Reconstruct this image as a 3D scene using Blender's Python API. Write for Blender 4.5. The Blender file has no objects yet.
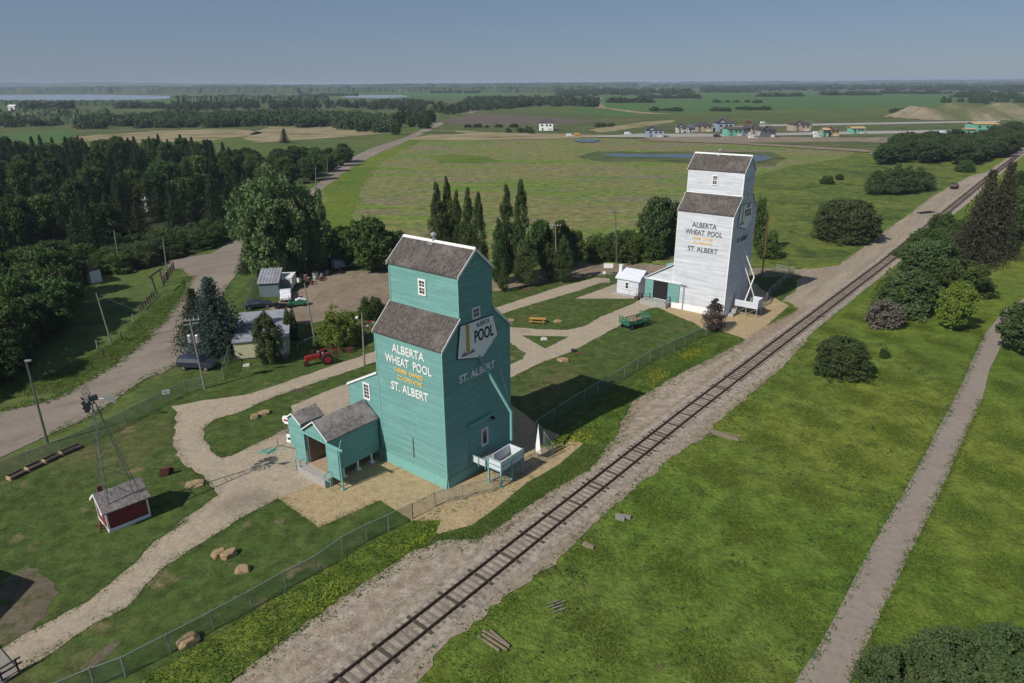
import bpy, math, random
from mathutils import Vector, Matrix
from mathutils.geometry import tessellate_polygon
random.seed(7)
SC=bpy.context.scene; COL=SC.collection
# ---------------- camera, sky, sun, exposure ----------------
HAZE=0.00011
FPX=683.0; PITCH=math.atan(258.5/683); ROLL=math.radians(0.4); HC=35.0
cP,sP,cR,sR=math.cos(PITCH),math.sin(PITCH),math.cos(ROLL),math.sin(ROLL)
cam=bpy.data.objects.new('camera',bpy.data.cameras.new('camera')); COL.objects.link(cam); SC.camera=cam
cam.data.sensor_width=36; cam.data.lens=36*FPX/1024; cam.data.clip_start=0.5; cam.data.clip_end=60000
Xa=Vector((cR,-sR*sP,-sR*cP)); Ya=Vector((sR,cR*sP,cR*cP)); Fa=Vector((0,cP,-sP))
cam.matrix_world=Matrix(((Xa.x,Ya.x,-Fa.x,0),(Xa.y,Ya.y,-Fa.y,0),(Xa.z,Ya.z,-Fa.z,HC),(0,0,0,1)))
SUN_EL=math.radians(40.5); SUN_DIR=math.radians(41.5)      # SUN_DIR: direction the shadows fall
W=bpy.data.worlds.new('World'); SC.world=W; W.use_nodes=True
nt=W.node_tree; sky=nt.nodes.new('ShaderNodeTexSky'); sky.sky_type='NISHITA'; sky.sun_disc=False
sky.sun_elevation=SUN_EL; sx,sy=-math.cos(SUN_DIR),-math.sin(SUN_DIR)
sky.sun_rotation=math.atan2(sx,sy); sky.altitude=600; sky.air_density=1.0; sky.dust_density=0.25; sky.ozone_density=3.0
nt.nodes['Background'].inputs['Strength'].default_value=0.054
skm=nt.nodes.new('ShaderNodeMix'); skm.data_type='RGBA'; skm.blend_type='MULTIPLY'; skm.inputs[0].default_value=1; skm.inputs[7].default_value=(.88,.97,1.16,1)
skc=nt.nodes.new('ShaderNodeMix'); skc.data_type='RGBA'; skc.inputs[0].default_value=.55; skc.inputs[7].default_value=(3.9,5.1,7.3,1)
nt.links.new(sky.outputs[0],skm.inputs[6]); nt.links.new(skm.outputs[2],skc.inputs[6]); nt.links.new(skc.outputs[2],nt.nodes['Background'].inputs[0])
sun=bpy.data.objects.new('sun',bpy.data.lights.new('sun','SUN')); COL.objects.link(sun)
sun.data.energy=5.0; sun.data.angle=math.radians(0.5); sun.data.color=(1.0,0.94,0.85)
sun.rotation_euler=Vector((-sx*math.cos(SUN_EL),-sy*math.cos(SUN_EL),-math.sin(SUN_EL))).to_track_quat('-Z','Y').to_euler()
SC.view_settings.view_transform='Standard'; SC.view_settings.look='None'; SC.view_settings.gamma=1
SC.view_settings.exposure=-0.1; SC.view_settings.use_curve_mapping=False
SC.cycles.transparent_max_bounces=16; SC.cycles.max_bounces=6; SC.cycles.volume_bounces=0

# ---------------- survey helpers ----------------
def g(px,py,z=0.0):
    "survey mark of the site plan -> metres on the plane z"
    a=(px-512)/FPX; b=(341.5-py)/FPX; u=a*cR+b*sR; v=-a*sR+b*cR
    d=(u,cP+v*sP,-sP+v*cP); t=(HC-z)/-d[2]
    return Vector((d[0]*t,d[1]*t,z))
def proj(p):
    z=p[2]-HC; d=p[1]*cP-z*sP; u=p[0]/d; v=(p[1]*sP+z*cP)/d
    return (512+FPX*(u*cR-v*sR),341.5-FPX*(u*sR+v*cR))
def hgt(px,py,ty):
    p=g(px,py); lo,hi=0,60
    for _ in range(40):
        m=(lo+hi)/2
        if proj((p.x,p.y,m))[1]>ty: lo=m
        else: hi=m
    return lo
def mpp(px,py):
    p=g(px,py); return (p.y*cP+HC*sP)/FPX

# ---------------- object helpers ----------------
def tag(o,label=None,cat=None,group=None,kind=None):
    if label: o['label']=label
    if cat: o['category']=cat
    if group: o['group']=group
    if kind: o['kind']=kind
    return o
def thing(name,label,cat,loc=(0,0,0),rz=0.0,group=None):
    o=bpy.data.objects.new(name,None); COL.objects.link(o); o.location=loc; o.rotation_euler=(0,0,rz); o.empty_display_size=.3
    return tag(o,label,cat,group)
def dup(o,loc=None,rz=None,sc=None,label=None,parent=None):
    c=o.copy(); COL.objects.link(c)
    if parent: c.parent=parent
    if loc is not None: c.location=loc
    if rz is not None: c.rotation_euler=(0,0,rz)
    if sc is not None: c.scale=sc if hasattr(sc,'__len__') else (sc,)*3
    if label: c['label']=label
    for ch in o.children: dup(ch,parent=c)
    return c
class MB:
    def __init__(s): s.v=[]; s.f=[]
    def add(s,vs,fs,M=None):
        n=len(s.v)
        s.v+= [tuple(M@Vector(p)) for p in vs] if M else [tuple(p) for p in vs]
        s.f+=[tuple(i+n for i in f) for f in fs]; return s
    def box(s,x0,x1,y0,y1,z0,z1,M=None):
        vs=[(x,y,z) for z in (z0,z1) for y in (y0,y1) for x in (x0,x1)]
        return s.add(vs,[(0,2,3,1),(4,5,7,6),(0,1,5,4),(1,3,7,5),(3,2,6,7),(2,0,4,6)],M)
    def prism(s,poly,axis,a,b):
        "poly of 2d points extruded along axis from a to b; axis x: (y,z), y: (x,z), z: (x,y)"
        n=len(poly); mk={'x':lambda p,t:(t,p[0],p[1]),'y':lambda p,t:(p[0],t,p[1]),'z':lambda p,t:(p[0],p[1],t)}[axis]
        vs=[mk(p,a) for p in poly]+[mk(p,b) for p in poly]
        return s.add(vs,[tuple(range(n))[::-1],tuple(range(n,2*n))]+[(i,(i+1)%n,n+(i+1)%n,n+i) for i in range(n)])
    def tube(s,p0,p1,r0,r1=None,n=8,cap=True):
        r1=r0 if r1 is None else r1; p0=Vector(p0); p1=Vector(p1); d=(p1-p0)
        if d.length<1e-6: return s
        d.normalize(); u=d.orthogonal().normalized(); w=d.cross(u)
        vs=[p0+(u*math.cos(2*math.pi*i/n)+w*math.sin(2*math.pi*i/n))*r0 for i in range(n)]
        vs+=[p1+(u*math.cos(2*math.pi*i/n)+w*math.sin(2*math.pi*i/n))*r1 for i in range(n)]
        fs=[(i,(i+1)%n,n+(i+1)%n,n+i) for i in range(n)]
        if cap: fs+=[tuple(range(n))[::-1],tuple(range(n,2*n))]
        return s.add(vs,fs)
    def bar(s,p0,p1,w,h=None):
        "square bar between two points"
        h=h or w; p0=Vector(p0); p1=Vector(p1); d=(p1-p0).normalized()
        up=Vector((0,0,1)) if abs(d.z)<.95 else Vector((0,1,0)); sd=d.cross(up).normalized(); up=sd.cross(d)
        vs=[p+sd*a*w/2+up*b*h/2 for p in (p0,p1) for b in (-1,1) for a in (-1,1)]
        return s.add(vs,[(0,2,3,1),(4,5,7,6),(0,1,5,4),(1,3,7,5),(3,2,6,7),(2,0,4,6)])
    def lathe(s,prof,c=(0,0,0),n=14):
        vs=[];fs=[]
        for r,z in prof:
            for i in range(n): vs.append((c[0]+r*math.cos(2*math.pi*i/n),c[1]+r*math.sin(2*math.pi*i/n),c[2]+z))
        for k in range(len(prof)-1):
            for i in range(n): fs.append((k*n+i,k*n+(i+1)%n,(k+1)*n+(i+1)%n,(k+1)*n+i))
        fs.append(tuple(range(n))[::-1]); fs.append(tuple((len(prof)-1)*n+i for i in range(n)))
        return s.add(vs,fs)
    def wheel(s,c,r,w,axis='y',n=18):
        d={'x':(w/2,0,0),'y':(0,w/2,0)}[axis]; c=Vector(c); d=Vector(d)
        return s.tube(c-d,c+d,r,r,n)
    def build(s,name,mat,parent=None,smooth=False,loc=None):
        me=bpy.data.meshes.new(name); me.from_pydata(s.v,[],s.f); me.validate(); me.update()
        if smooth:
            for p in me.polygons: p.use_smooth=True
        me.materials.append(mat); o=bpy.data.objects.new(name,me); COL.objects.link(o)
        if parent: o.parent=parent
        if loc is not None: o.location=loc
        return o
def text(body,name,mat,parent,origin,xdir,w,h,ext=.03,bold=0.0,spacing=1.0):
    "raised lettering; origin = lower left corner, xdir = reading direction, upright"
    cu=bpy.data.curves.new('t','FONT'); cu.body=body; cu.size=1; cu.extrude=.01; cu.offset=bold; cu.space_character=spacing; cu.resolution_u=3
    t=bpy.data.objects.new('t',cu); COL.objects.link(t); dg=bpy.context.evaluated_depsgraph_get()
    me=bpy.data.meshes.new_from_object(t.evaluated_get(dg)); COL.objects.unlink(t); bpy.data.objects.remove(t)
    xs=[v.co.x for v in me.vertices]; ys=[v.co.y for v in me.vertices]; x0,x1,y0,y1=min(xs),max(xs),min(ys),max(ys)
    X=Vector(xdir).normalized(); Z=Vector((0,0,1)); N=X.cross(Z); O=Vector(origin)
    for v in me.vertices:
        v.co=O+X*((v.co.x-x0)/(x1-x0)*w)+Z*((v.co.y-y0)/(y1-y0)*h)+N*((v.co.z/.01)*ext/2+ext/2)
    me.name=name; me.materials.clear(); me.materials.append(mat)
    o=bpy.data.objects.new(name,me); COL.objects.link(o); o.parent=parent; return o

# ---------------- materials ----------------
def N(nt,t,**kw):
    n=nt.nodes.new(t)
    for k,v in kw.items():
        if k.startswith('i_'): n.inputs[int(k[2:]) if k[2:].isdigit() else k[2:]].default_value=v
        else: setattr(n,k,v)
    return n
def c4(c): return (c[0],c[1],c[2],1)
def base_mat(name,rough=.85,spec=.25):
    m=bpy.data.materials.new(name); m.use_nodes=True; b=m.node_tree.nodes['Principled BSDF']
    b.inputs['Roughness'].default_value=rough; b.inputs['Specular IOR Level'].default_value=spec
    return m,m.node_tree,b
def noise(nt,co,scale,detail=4,rough=.6,stretch=None):
    n=N(nt,'ShaderNodeTexNoise'); n.inputs['Scale'].default_value=scale; n.inputs['Detail'].default_value=detail; n.inputs['Roughness'].default_value=rough
    if stretch:
        mp=N(nt,'ShaderNodeMapping'); mp.inputs['Scale'].default_value=stretch[:3]
        if len(stretch)>3:
            m0=N(nt,'ShaderNodeMapping'); m0.inputs['Rotation'].default_value=(0,0,stretch[3]); nt.links.new(co,m0.inputs[0]); co=m0.outputs[0]
        nt.links.new(co,mp.inputs[0]); nt.links.new(mp.outputs[0],n.inputs['Vector'])
    else: nt.links.new(co,n.inputs['Vector'])
    return n.outputs['Fac']
def ramp(nt,fac,lo,hi):
    r=N(nt,'ShaderNodeMapRange'); r.inputs[1].default_value=lo; r.inputs[2].default_value=hi; nt.links.new(fac,r.inputs[0]); return r.outputs[0]
def mix(nt,fac,a,b,mode='MIX'):
    m=N(nt,'ShaderNodeMix',data_type='RGBA',blend_type=mode)
    if isinstance(fac,(int,float)): m.inputs[0].default_value=fac
    else: nt.links.new(fac,m.inputs[0])
    for i,x in ((6,a),(7,b)):
        if isinstance(x,tuple): m.inputs[i].default_value=c4(x)
        else: nt.links.new(x,m.inputs[i])
    return m.outputs[2]
def bump(nt,b,h,strength=.5,dist=.05):
    n=N(nt,'ShaderNodeBump'); n.inputs['Strength'].default_value=strength; n.inputs['Distance'].default_value=dist
    nt.links.new(h,n.inputs['Height']); nt.links.new(n.outputs[0],b.inputs['Normal'])
def plain(name,c,rough=.7,var=.15,scale=3.0,metal=0.0,bmp=.0,spec=.3,c2=None):
    m,nt,b=base_mat(name,rough,spec); b.inputs['Metallic'].default_value=metal
    co=N(nt,'ShaderNodeTexCoord').outputs['Object']; n=noise(nt,co,scale,5)
    d=c2 or tuple(x*(1-var*2) for x in c)
    nt.links.new(mix(nt,ramp(nt,n,.3,.7),d,c),b.inputs['Base Color'])
    if bmp: bump(nt,b,noise(nt,co,scale*6,3),bmp,.03)
    return m
def ground(name,layers,base,fine=(3.0,.35),bmp=(2.0,.6,.15),rough=.95,micro=None):
    "layers: (colour, scale, lo, hi, stretch)"
    m,nt,b=base_mat(name,rough,.1); co=N(nt,'ShaderNodeTexCoord').outputs['Object']
    col=base; k=0
    for L in layers:
        c,sc,lo,hi=L[:4]; st=L[4] if len(L)>4 else None
        off=N(nt,'ShaderNodeVectorMath',operation='ADD'); nt.links.new(co,off.inputs[0]); off.inputs[1].default_value=(k*137.3,k*71.1,k*9.7); k+=1
        col=mix(nt,ramp(nt,noise(nt,off.outputs[0],sc,6,.62,st),lo,hi),col,c)
    f=noise(nt,co,fine[0],5,.7); f2=noise(nt,co,fine[0]*.22,3,.6)
    hb=N(nt,'ShaderNodeMath',operation='ADD'); nt.links.new(f,hb.inputs[0]); nt.links.new(f2,hb.inputs[1])
    v=N(nt,'ShaderNodeMapRange'); v.inputs[1].default_value=.7; v.inputs[2].default_value=1.3; v.inputs[3].default_value=1-fine[1]; v.inputs[4].default_value=1+fine[1]
    nt.links.new(hb.outputs[0],v.inputs[0])
    vm=N(nt,'ShaderNodeVectorMath',operation='SCALE')
    if isinstance(col,tuple): vm.inputs[0].default_value=col
    else: nt.links.new(col,vm.inputs[0])
    nt.links.new(v.outputs[0],vm.inputs['Scale']); nt.links.new(vm.outputs[0],b.inputs['Base Color'])
    bump(nt,b,noise(nt,co,bmp[0],5,.7),bmp[1],bmp[2])
    return m
def siding(name,c,c2,period=.14,var=.5,streak=.0,sc=(.15,.15,6)):
    m,nt,b=base_mat(name,.65,.25); tc=N(nt,'ShaderNodeTexCoord').outputs['Object']
    s=N(nt,'ShaderNodeSeparateXYZ'); nt.links.new(tc,s.inputs[0])
    d=N(nt,'ShaderNodeMath',operation='DIVIDE'); nt.links.new(s.outputs[2],d.inputs[0]); d.inputs[1].default_value=period
    f=N(nt,'ShaderNodeMath',operation='FRACT'); nt.links.new(d.outputs[0],f.inputs[0])
    n=noise(nt,tc,1.0,5,.65,sc); n2=noise(nt,tc,.5,3)
    col=mix(nt,ramp(nt,n,.35,.7),c,c2); col=mix(nt,ramp(nt,n2,.5,.8),col,c2)
    fl=N(nt,'ShaderNodeMath',operation='FLOOR'); nt.links.new(d.outputs[0],fl.inputs[0])
    sm=N(nt,'ShaderNodeMath',operation='ADD'); nt.links.new(s.outputs[0],sm.inputs[0]); nt.links.new(s.outputs[1],sm.inputs[1])
    ml=N(nt,'ShaderNodeMath',operation='MULTIPLY_ADD'); nt.links.new(fl.outputs[0],ml.inputs[0]); ml.inputs[1].default_value=1.37; nt.links.new(sm.outputs[0],ml.inputs[2])
    dv=N(nt,'ShaderNodeMath',operation='DIVIDE'); nt.links.new(ml.outputs[0],dv.inputs[0]); dv.inputs[1].default_value=3.3
    f3=N(nt,'ShaderNodeMath',operation='FLOOR'); nt.links.new(dv.outputs[0],f3.inputs[0])
    cb=N(nt,'ShaderNodeCombineXYZ'); nt.links.new(fl.outputs[0],cb.inputs[0]); nt.links.new(f3.outputs[0],cb.inputs[1])
    wn=N(nt,'ShaderNodeTexWhiteNoise',noise_dimensions='2D'); nt.links.new(cb.outputs[0],wn.inputs['Vector'])
    mr=N(nt,'ShaderNodeMapRange'); nt.links.new(wn.outputs['Value'],mr.inputs[0]); mr.inputs[3].default_value=.88; mr.inputs[4].default_value=1.08
    sc_=N(nt,'ShaderNodeVectorMath',operation='SCALE'); nt.links.new(col,sc_.inputs[0]); nt.links.new(mr.outputs[0],sc_.inputs['Scale']); col=sc_.outputs[0]
    st=noise(nt,tc,.9,5,.7,(1.6,1.6,.35)); col=mix(nt,ramp(nt,st,.60,.85),col,tuple(x*.8+.02 for x in c))
    gap=N(nt,'ShaderNodeMath',operation='LESS_THAN'); nt.links.new(f.outputs[0],gap.inputs[0]); gap.inputs[1].default_value=.12
    gm=N(nt,'ShaderNodeMath',operation='MULTIPLY'); nt.links.new(gap.outputs[0],gm.inputs[0]); gm.inputs[1].default_value=.35
    col=mix(nt,gm.outputs[0],col,tuple(x*.35 for x in c)); nt.links.new(col,b.inputs['Base Color'])
    inv=N(nt,'ShaderNodeMath',operation='SUBTRACT'); inv.inputs[0].default_value=1; nt.links.new(f.outputs[0],inv.inputs[1])
    bump(nt,b,inv.outputs[0],.6,.03); return m
def shingle(name,c,c2):
    m,nt,b=base_mat(name,.95,.1); tc=N(nt,'ShaderNodeTexCoord').outputs['Object']
    n=noise(nt,tc,3.2,4,.8); n2=noise(nt,tc,1.0,3,.6,(9,2.2,2.2)); n3=noise(nt,tc,.4,3)
    col=mix(nt,ramp(nt,n,.38,.62),c,c2); col=mix(nt,ramp(nt,n2,.45,.75),col,tuple(x*.5 for x in c)); col=mix(nt,ramp(nt,n3,.5,.8),col,tuple(x*1.25 for x in c2))
    nt.links.new(col,b.inputs['Base Color']); bump(nt,b,n,.7,.05); return m
def leafmat(name,c,c2,var=.35,trans=.25):
    m,nt,b=base_mat(name,.6,.2); oi=N(nt,'ShaderNodeObjectInfo'); tc=N(nt,'ShaderNodeTexCoord').outputs['Object']
    col=mix(nt,ramp(nt,noise(nt,tc,.55,3,.6),.35,.68),c,c2)
    hs=N(nt,'ShaderNodeHueSaturation'); nt.links.new(col,hs.inputs['Color'])
    r=N(nt,'ShaderNodeMapRange'); nt.links.new(oi.outputs['Random'],r.inputs[0]); r.inputs[3].default_value=1-var; r.inputs[4].default_value=1+var; nt.links.new(r.outputs[0],hs.inputs['Value'])
    r2=N(nt,'ShaderNodeMapRange'); w=N(nt,'ShaderNodeMath',operation='FRACT'); w2=N(nt,'ShaderNodeMath',operation='MULTIPLY'); w2.inputs[1].default_value=7.31; nt.links.new(oi.outputs['Random'],w2.inputs[0]); nt.links.new(w2.outputs[0],w.inputs[0]); nt.links.new(w.outputs[0],r2.inputs[0]); r2.inputs[3].default_value=.48; r2.inputs[4].default_value=.52; nt.links.new(r2.outputs[0],hs.inputs['Hue'])
    nt.links.new(hs.outputs[0],b.inputs['Base Color'])
    t=N(nt,'ShaderNodeBsdfTranslucent'); nt.links.new(hs.outputs[0],t.inputs[0]); mx=N(nt,'ShaderNodeMixShader'); mx.inputs[0].default_value=trans
    nt.links.new(b.outputs[0],mx.inputs[1]); nt.links.new(t.outputs[0],mx.inputs[2]); nt.links.new(mx.outputs[0],nt.nodes['Material Output'].inputs[0])
    return m
def chainmat(name,c=(.3,.34,.32),cell=.055,wire=.16):
    m,nt,b=base_mat(name,.5,.4); b.inputs['Base Color'].default_value=c4(c); b.inputs['Metallic'].default_value=.3
    uv=N(nt,'ShaderNodeUVMap'); s=N(nt,'ShaderNodeSeparateXYZ'); nt.links.new(uv.outputs[0],s.inputs[0]); outs=[]
    for op in ('ADD','SUBTRACT'):
        a=N(nt,'ShaderNodeMath',operation=op); nt.links.new(s.outputs[0],a.inputs[0]); nt.links.new(s.outputs[1],a.inputs[1])
        d=N(nt,'ShaderNodeMath',operation='DIVIDE'); nt.links.new(a.outputs[0],d.inputs[0]); d.inputs[1].default_value=cell*1.414
        f=N(nt,'ShaderNodeMath',operation='FRACT'); nt.links.new(d.outputs[0],f.inputs[0])
        l=N(nt,'ShaderNodeMath',operation='LESS_THAN'); nt.links.new(f.outputs[0],l.inputs[0]); l.inputs[1].default_value=wire; outs.append(l)
    mxm=N(nt,'ShaderNodeMath',operation='MAXIMUM'); nt.links.new(outs[0].outputs[0],mxm.inputs[0]); nt.links.new(outs[1].outputs[0],mxm.inputs[1])
    t=N(nt,'ShaderNodeBsdfTransparent'); mx=N(nt,'ShaderNodeMixShader'); nt.links.new(mxm.outputs[0],mx.inputs[0]); nt.links.new(t.outputs[0],mx.inputs[1]); nt.links.new(b.outputs[0],mx.inputs[2]); nt.links.new(mx.outputs[0],nt.nodes['Material Output'].inputs[0])
    return m
G_=(.055,.105,.018)
M=dict(
 land=ground('land_grass',[((.13,.14,.05),.012,.4,.65),((.055,.10,.03),.03,.45,.7),((.11,.14,.03),.15,.5,.75),((.04,.07,.02),.4,.58,.74)],(.08,.12,.03),fine=(1.2,.3)),
 green_meadow=ground('green_meadow',[((.115,.16,.032),.035,.42,.62),((.06,.10,.02),.07,.54,.74),((.135,.115,.055),.4,.66,.8),((.16,.165,.035),.9,.6,.8),((.055,.095,.018),.6,.64,.78),((.14,.175,.028),.025,.45,.6)],(.095,.155,.022),fine=(2.6,.5),bmp=(2.2,.9,.3)),
 lawn=ground('mown_lawn',[((.048,.078,.018),.12,.4,.65),((.19,.145,.085),.33,.60,.72),((.085,.11,.028),.7,.5,.75),((.12,.105,.05),.05,.53,.72)],(.062,.095,.024),fine=(4.0,.5),bmp=(5,.5,.08)),
 field=ground('rough_meadow',[((.12,.19,.034),.014,.46,.58,(1,2.0,1,.15)),((.19,.155,.12),.03,.49,.64,(.7,2.8,1,.2)),((.25,.215,.08),.10,.54,.68,(1,2,1)),((.085,.135,.04),.25,.58,.72,(1,1.6,1)),((.14,.20,.032),.06,.6,.68,(1,2.2,1)),((.21,.18,.13),.5,.62,.74,(1,2,1))],(.18,.18,.07),fine=(1.6,.5),bmp=(1.0,.9,.4)),
 canopy=ground('far_canopy',[((.055,.085,.035),.01,.4,.6),((.09,.10,.05),.004,.55,.7)],(.035,.06,.025),fine=(.05,.4),bmp=(.1,.9,3)),
 floorw=ground('forest_floor',[((.05,.06,.025),.3,.4,.7)],(.035,.045,.018),fine=(2,.4),bmp=(2,.8,.2)),
 ydirt=ground('yard_dirt',[((.24,.19,.14),.6,.48,.66,(.1,1,1,-.89)),((.40,.35,.29),1.2,.52,.7),((.17,.13,.10),1.0,.58,.72,(.25,1,1,-.89))],(.325,.27,.21),fine=(6,.35),bmp=(5,.9,.12)),
 meadow_r=ground('bright_meadow',[((.14,.17,.035),.03,.42,.62),((.055,.09,.022),.07,.50,.66),((.16,.135,.06),.25,.6,.75),((.035,.062,.018),.35,.58,.7)],(.10,.14,.032),fine=(1.8,.55),bmp=(1.4,.9,.4)),
 gravel=ground('path_gravel',[((.39,.32,.235),.4,.4,.7),((.28,.245,.20),1.5,.5,.75),((.24,.20,.155),.12,.55,.72)],(.35,.295,.22),fine=(14,.25),bmp=(9,.6,.05)),
 soil=ground('dark_soil',[((.14,.12,.08),.3,.4,.7),((.07,.085,.03),.6,.5,.62)],(.12,.10,.07),fine=(3,.35),bmp=(3,.6,.1)),
 dsteel=plain('dark_lattice_steel',(.10,.11,.11),.6,.1),
 lake=plain('lake_water',(.27,.31,.37),.25,.04,scale=.01),  # pale base colour carries the reflection of the bright horizon sky
 sand=ground('pad_sand',[((.42,.325,.185),.5,.4,.7),((.27,.21,.125),2.0,.55,.72)],(.37,.285,.165),fine=(6,.2),bmp=(3.5,1,.12)),
 ballast=ground('yard_ballast',[((.35,.295,.225),.25,.42,.62,(.12,1,1,-.89)),((.24,.19,.145),.55,.5,.68,(.10,1,1,-.89)),((.27,.21,.15),.12,.5,.66,(.3,1,1,-.89)),((.41,.36,.29),1.3,.55,.75)],(.275,.23,.172),fine=(9,.35),bmp=(7,.9,.1)),
 trackbed=ground('grey_track_ballast',[((.38,.33,.27),.7,.4,.7),((.20,.16,.13),1.6,.55,.75)],(.31,.265,.215),fine=(8,.45),bmp=(8,1,.1)),
 asphalt=ground('worn_asphalt',[((.25,.215,.18),.25,.42,.65,(.15,1,1,-.72)),((.155,.135,.12),.35,.52,.75,(.4,1,1,-.72)),((.28,.24,.20),.03,.5,.7)],(.215,.178,.142),fine=(5,.12),bmp=(20,.3,.02)),
 trail=ground('trail_asphalt',[((.27,.235,.195),.25,.4,.7),((.19,.17,.145),1.2,.55,.75)],(.25,.208,.175),fine=(8,.12),bmp=(20,.3,.02)),
 dirt=ground('packed_dirt',[((.27,.215,.16),.12,.42,.66,(1,.5,1,.3)),((.17,.13,.095),.4,.5,.75)],(.205,.17,.122),fine=(5,.25),bmp=(6,.5,.06)),
 street=ground('new_street',[((.38,.36,.33),.05,.4,.7)],(.32,.31,.29),fine=(1,.1),bmp=(1,.1,.02)),
 crop=ground('green_crop',[((.06,.125,.035),.006,.4,.65),((.10,.135,.045),.02,.5,.7,(1,4,1))],(.07,.14,.04),fine=(.25,.15),bmp=(.5,.5,.2)),
 tan=ground('bare_field',[((.34,.27,.17),.02,.4,.65,(1,3,1)),((.14,.14,.055),.03,.46,.62,(1,3,1))],(.27,.225,.135),fine=(.5,.2),bmp=(.8,.5,.2)),
 plough=ground('ploughed_field',[((.10,.085,.07),.05,.4,.65,(1,3,1))],(.14,.115,.09),fine=(.5,.2),bmp=(.8,.8,.3)),
 olive=ground('marsh_grass',[((.07,.10,.032),.02,.42,.62,(1,4,1)),((.15,.14,.07),.01,.5,.7,(1,4,1)),((.03,.05,.02),.05,.54,.66,(1,3,1))],(.095,.115,.042),fine=(.4,.25),bmp=(.8,.5,.2)),
 teal=siding('teal_siding',(.135,.315,.295),(.18,.365,.34)), white=siding('white_siding',(.66,.69,.74),(.50,.53,.58),period=.16,sc=(.10,.10,4)),
 teal2=plain('teal_board',(.18,.41,.375),.6,.08), wtrim=plain('white_trim',(.80,.80,.80),.5,.06), shin=shingle('wood_shingle',(.075,.066,.061),(.14,.124,.116)), shing=shingle('grey_shingle',(.17,.15,.145),(.28,.255,.245)),
 whiteroof=plain('white_metal_roof',(.62,.66,.72),.45,.08), cglass=plain('car_glass',(.13,.15,.18),.12,.05,spec=.8), glass=plain('dark_glass',(.035,.04,.05),.15,.1,spec=.6), signw=plain('sign_white',(.86,.88,.90),.6,.05), black=plain('black_paint',(.02,.02,.022),.5,.1),  # car_glass is lightened: grey window reflection put into its colour
 yellow=plain('yellow_paint',(.85,.60,.20),.6,.1,scale=2), wheat=plain('wheat_ochre',(.60,.36,.04),.6,.12,scale=8), blue=plain('blue_paint',(.04,.12,.25),.6,.1), redsid=siding('red_siding',(.22,.035,.035),(.16,.03,.03),period=.2),
 greyt=plain('dark_grey_letters',(.12,.12,.14),.6,.05), wood=plain('weathered_wood',(.27,.215,.16),.85,.2,scale=5,bmp=.3), woodl=plain('pale_board',(.48,.36,.22),.8,.15,scale=4), sleep=plain('brown_sleeper',(.23,.19,.155),.9,.2,scale=4), greywood=plain('grey_wood',(.30,.28,.25),.85,.2,scale=5,bmp=.3),
 creo=plain('creosote_wood',(.05,.04,.035),.8,.2,scale=6,c2=(.11,.085,.065)), rail=plain('rusty_rail',(.06,.04,.03),.55,.2,scale=4,metal=.3), galv=plain('galvanised_steel',(.42,.45,.46),.4,.12,metal=.5), steel=plain('grey_steel',(.2,.22,.22),.45,.1,metal=.6),
 pole=plain('pole_wood',(.28,.255,.22),.85,.2,scale=3), polered=plain('red_brown_pole',(.20,.09,.05),.85,.2,scale=3), red=plain('red_enamel',(.32,.028,.022),.4,.12), rubber=plain('rubber',(.025,.025,.027),.8,.1), carb=plain('dark_car_paint',(.03,.035,.055),.25,.05,spec=.6),
 carw=plain('white_car_paint',(.72,.74,.78),.3,.05,spec=.6), chrome=plain('bright_rim',(.55,.56,.58),.3,.1,metal=.8), gpaint=plain('green_enamel',(.05,.20,.12),.5,.15), rust=plain('rusty_iron',(.17,.075,.045),.9,.3,scale=6), orange=plain('varnished_pine',(.55,.28,.08),.6,.12),
 tealpic=plain('teal_picnic_paint',(.09,.26,.22),.6,.1), rock=plain('sandstone_boulder',(.42,.30,.17),.95,.25,scale=2.5,bmp=.8), rockw=plain('pale_rock',(.6,.58,.54),.9,.2,scale=2,bmp=.6), conc=plain('concrete',(.38,.37,.35),.85,.12,bmp=.2), cream=plain('cream_siding',(.58,.56,.36),.6,.06),
 greymetal=siding('grey_corrugated',(.14,.19,.215),(.12,.16,.18),period=.25), roofgrey=plain('flat_roof_membrane',(.33,.36,.42),.6,.2,scale=.5,c2=(.22,.21,.23)), tarp=plain('blue_tarp',(.03,.06,.14),.5,.2), sheathing=plain('green_sheathing',(.16,.42,.32),.7,.1), osb=plain('raw_timber',(.55,.38,.2),.8,.15),
 hb=plain('blue_grey_wall',(.30,.36,.44),.7,.08), hw=plain('pale_house_wall',(.55,.53,.5),.7,.08), hd=plain('dark_house_wall',(.10,.11,.13),.7,.08), ht=plain('tan_house_wall',(.42,.34,.27),.7,.08), hr=plain('dark_house_roof',(.075,.07,.075),.9,.1), hbr=plain('brown_house_roof',(.12,.09,.075),.9,.1),
 water=None, bark=plain('bark',(.12,.095,.07),.95,.25,scale=3,bmp=.6), barkp=plain('pale_bark',(.36,.34,.29),.9,.2,scale=3), floor=plain('board_floor',(.42,.32,.22),.8,.15,scale=3), straw=plain('sack_load',(.27,.20,.14),.95,.25,scale=4,bmp=.6),
 chain=chainmat('chain_link'), chaing=chainmat('green_chain_link',(.10,.19,.14),wire=.2),
 l_spruce=leafmat('spruce_needles',(.028,.052,.02),(.05,.08,.03),.35), l_blue=leafmat('blue_spruce_needles',(.05,.095,.078),(.09,.145,.125),.1), l_pop=leafmat('poplar_leaves',(.05,.085,.026),(.08,.12,.04),.15), l_cot=leafmat('cottonwood_leaves',(.11,.18,.065),(.18,.255,.10),.1,.35),
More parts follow.
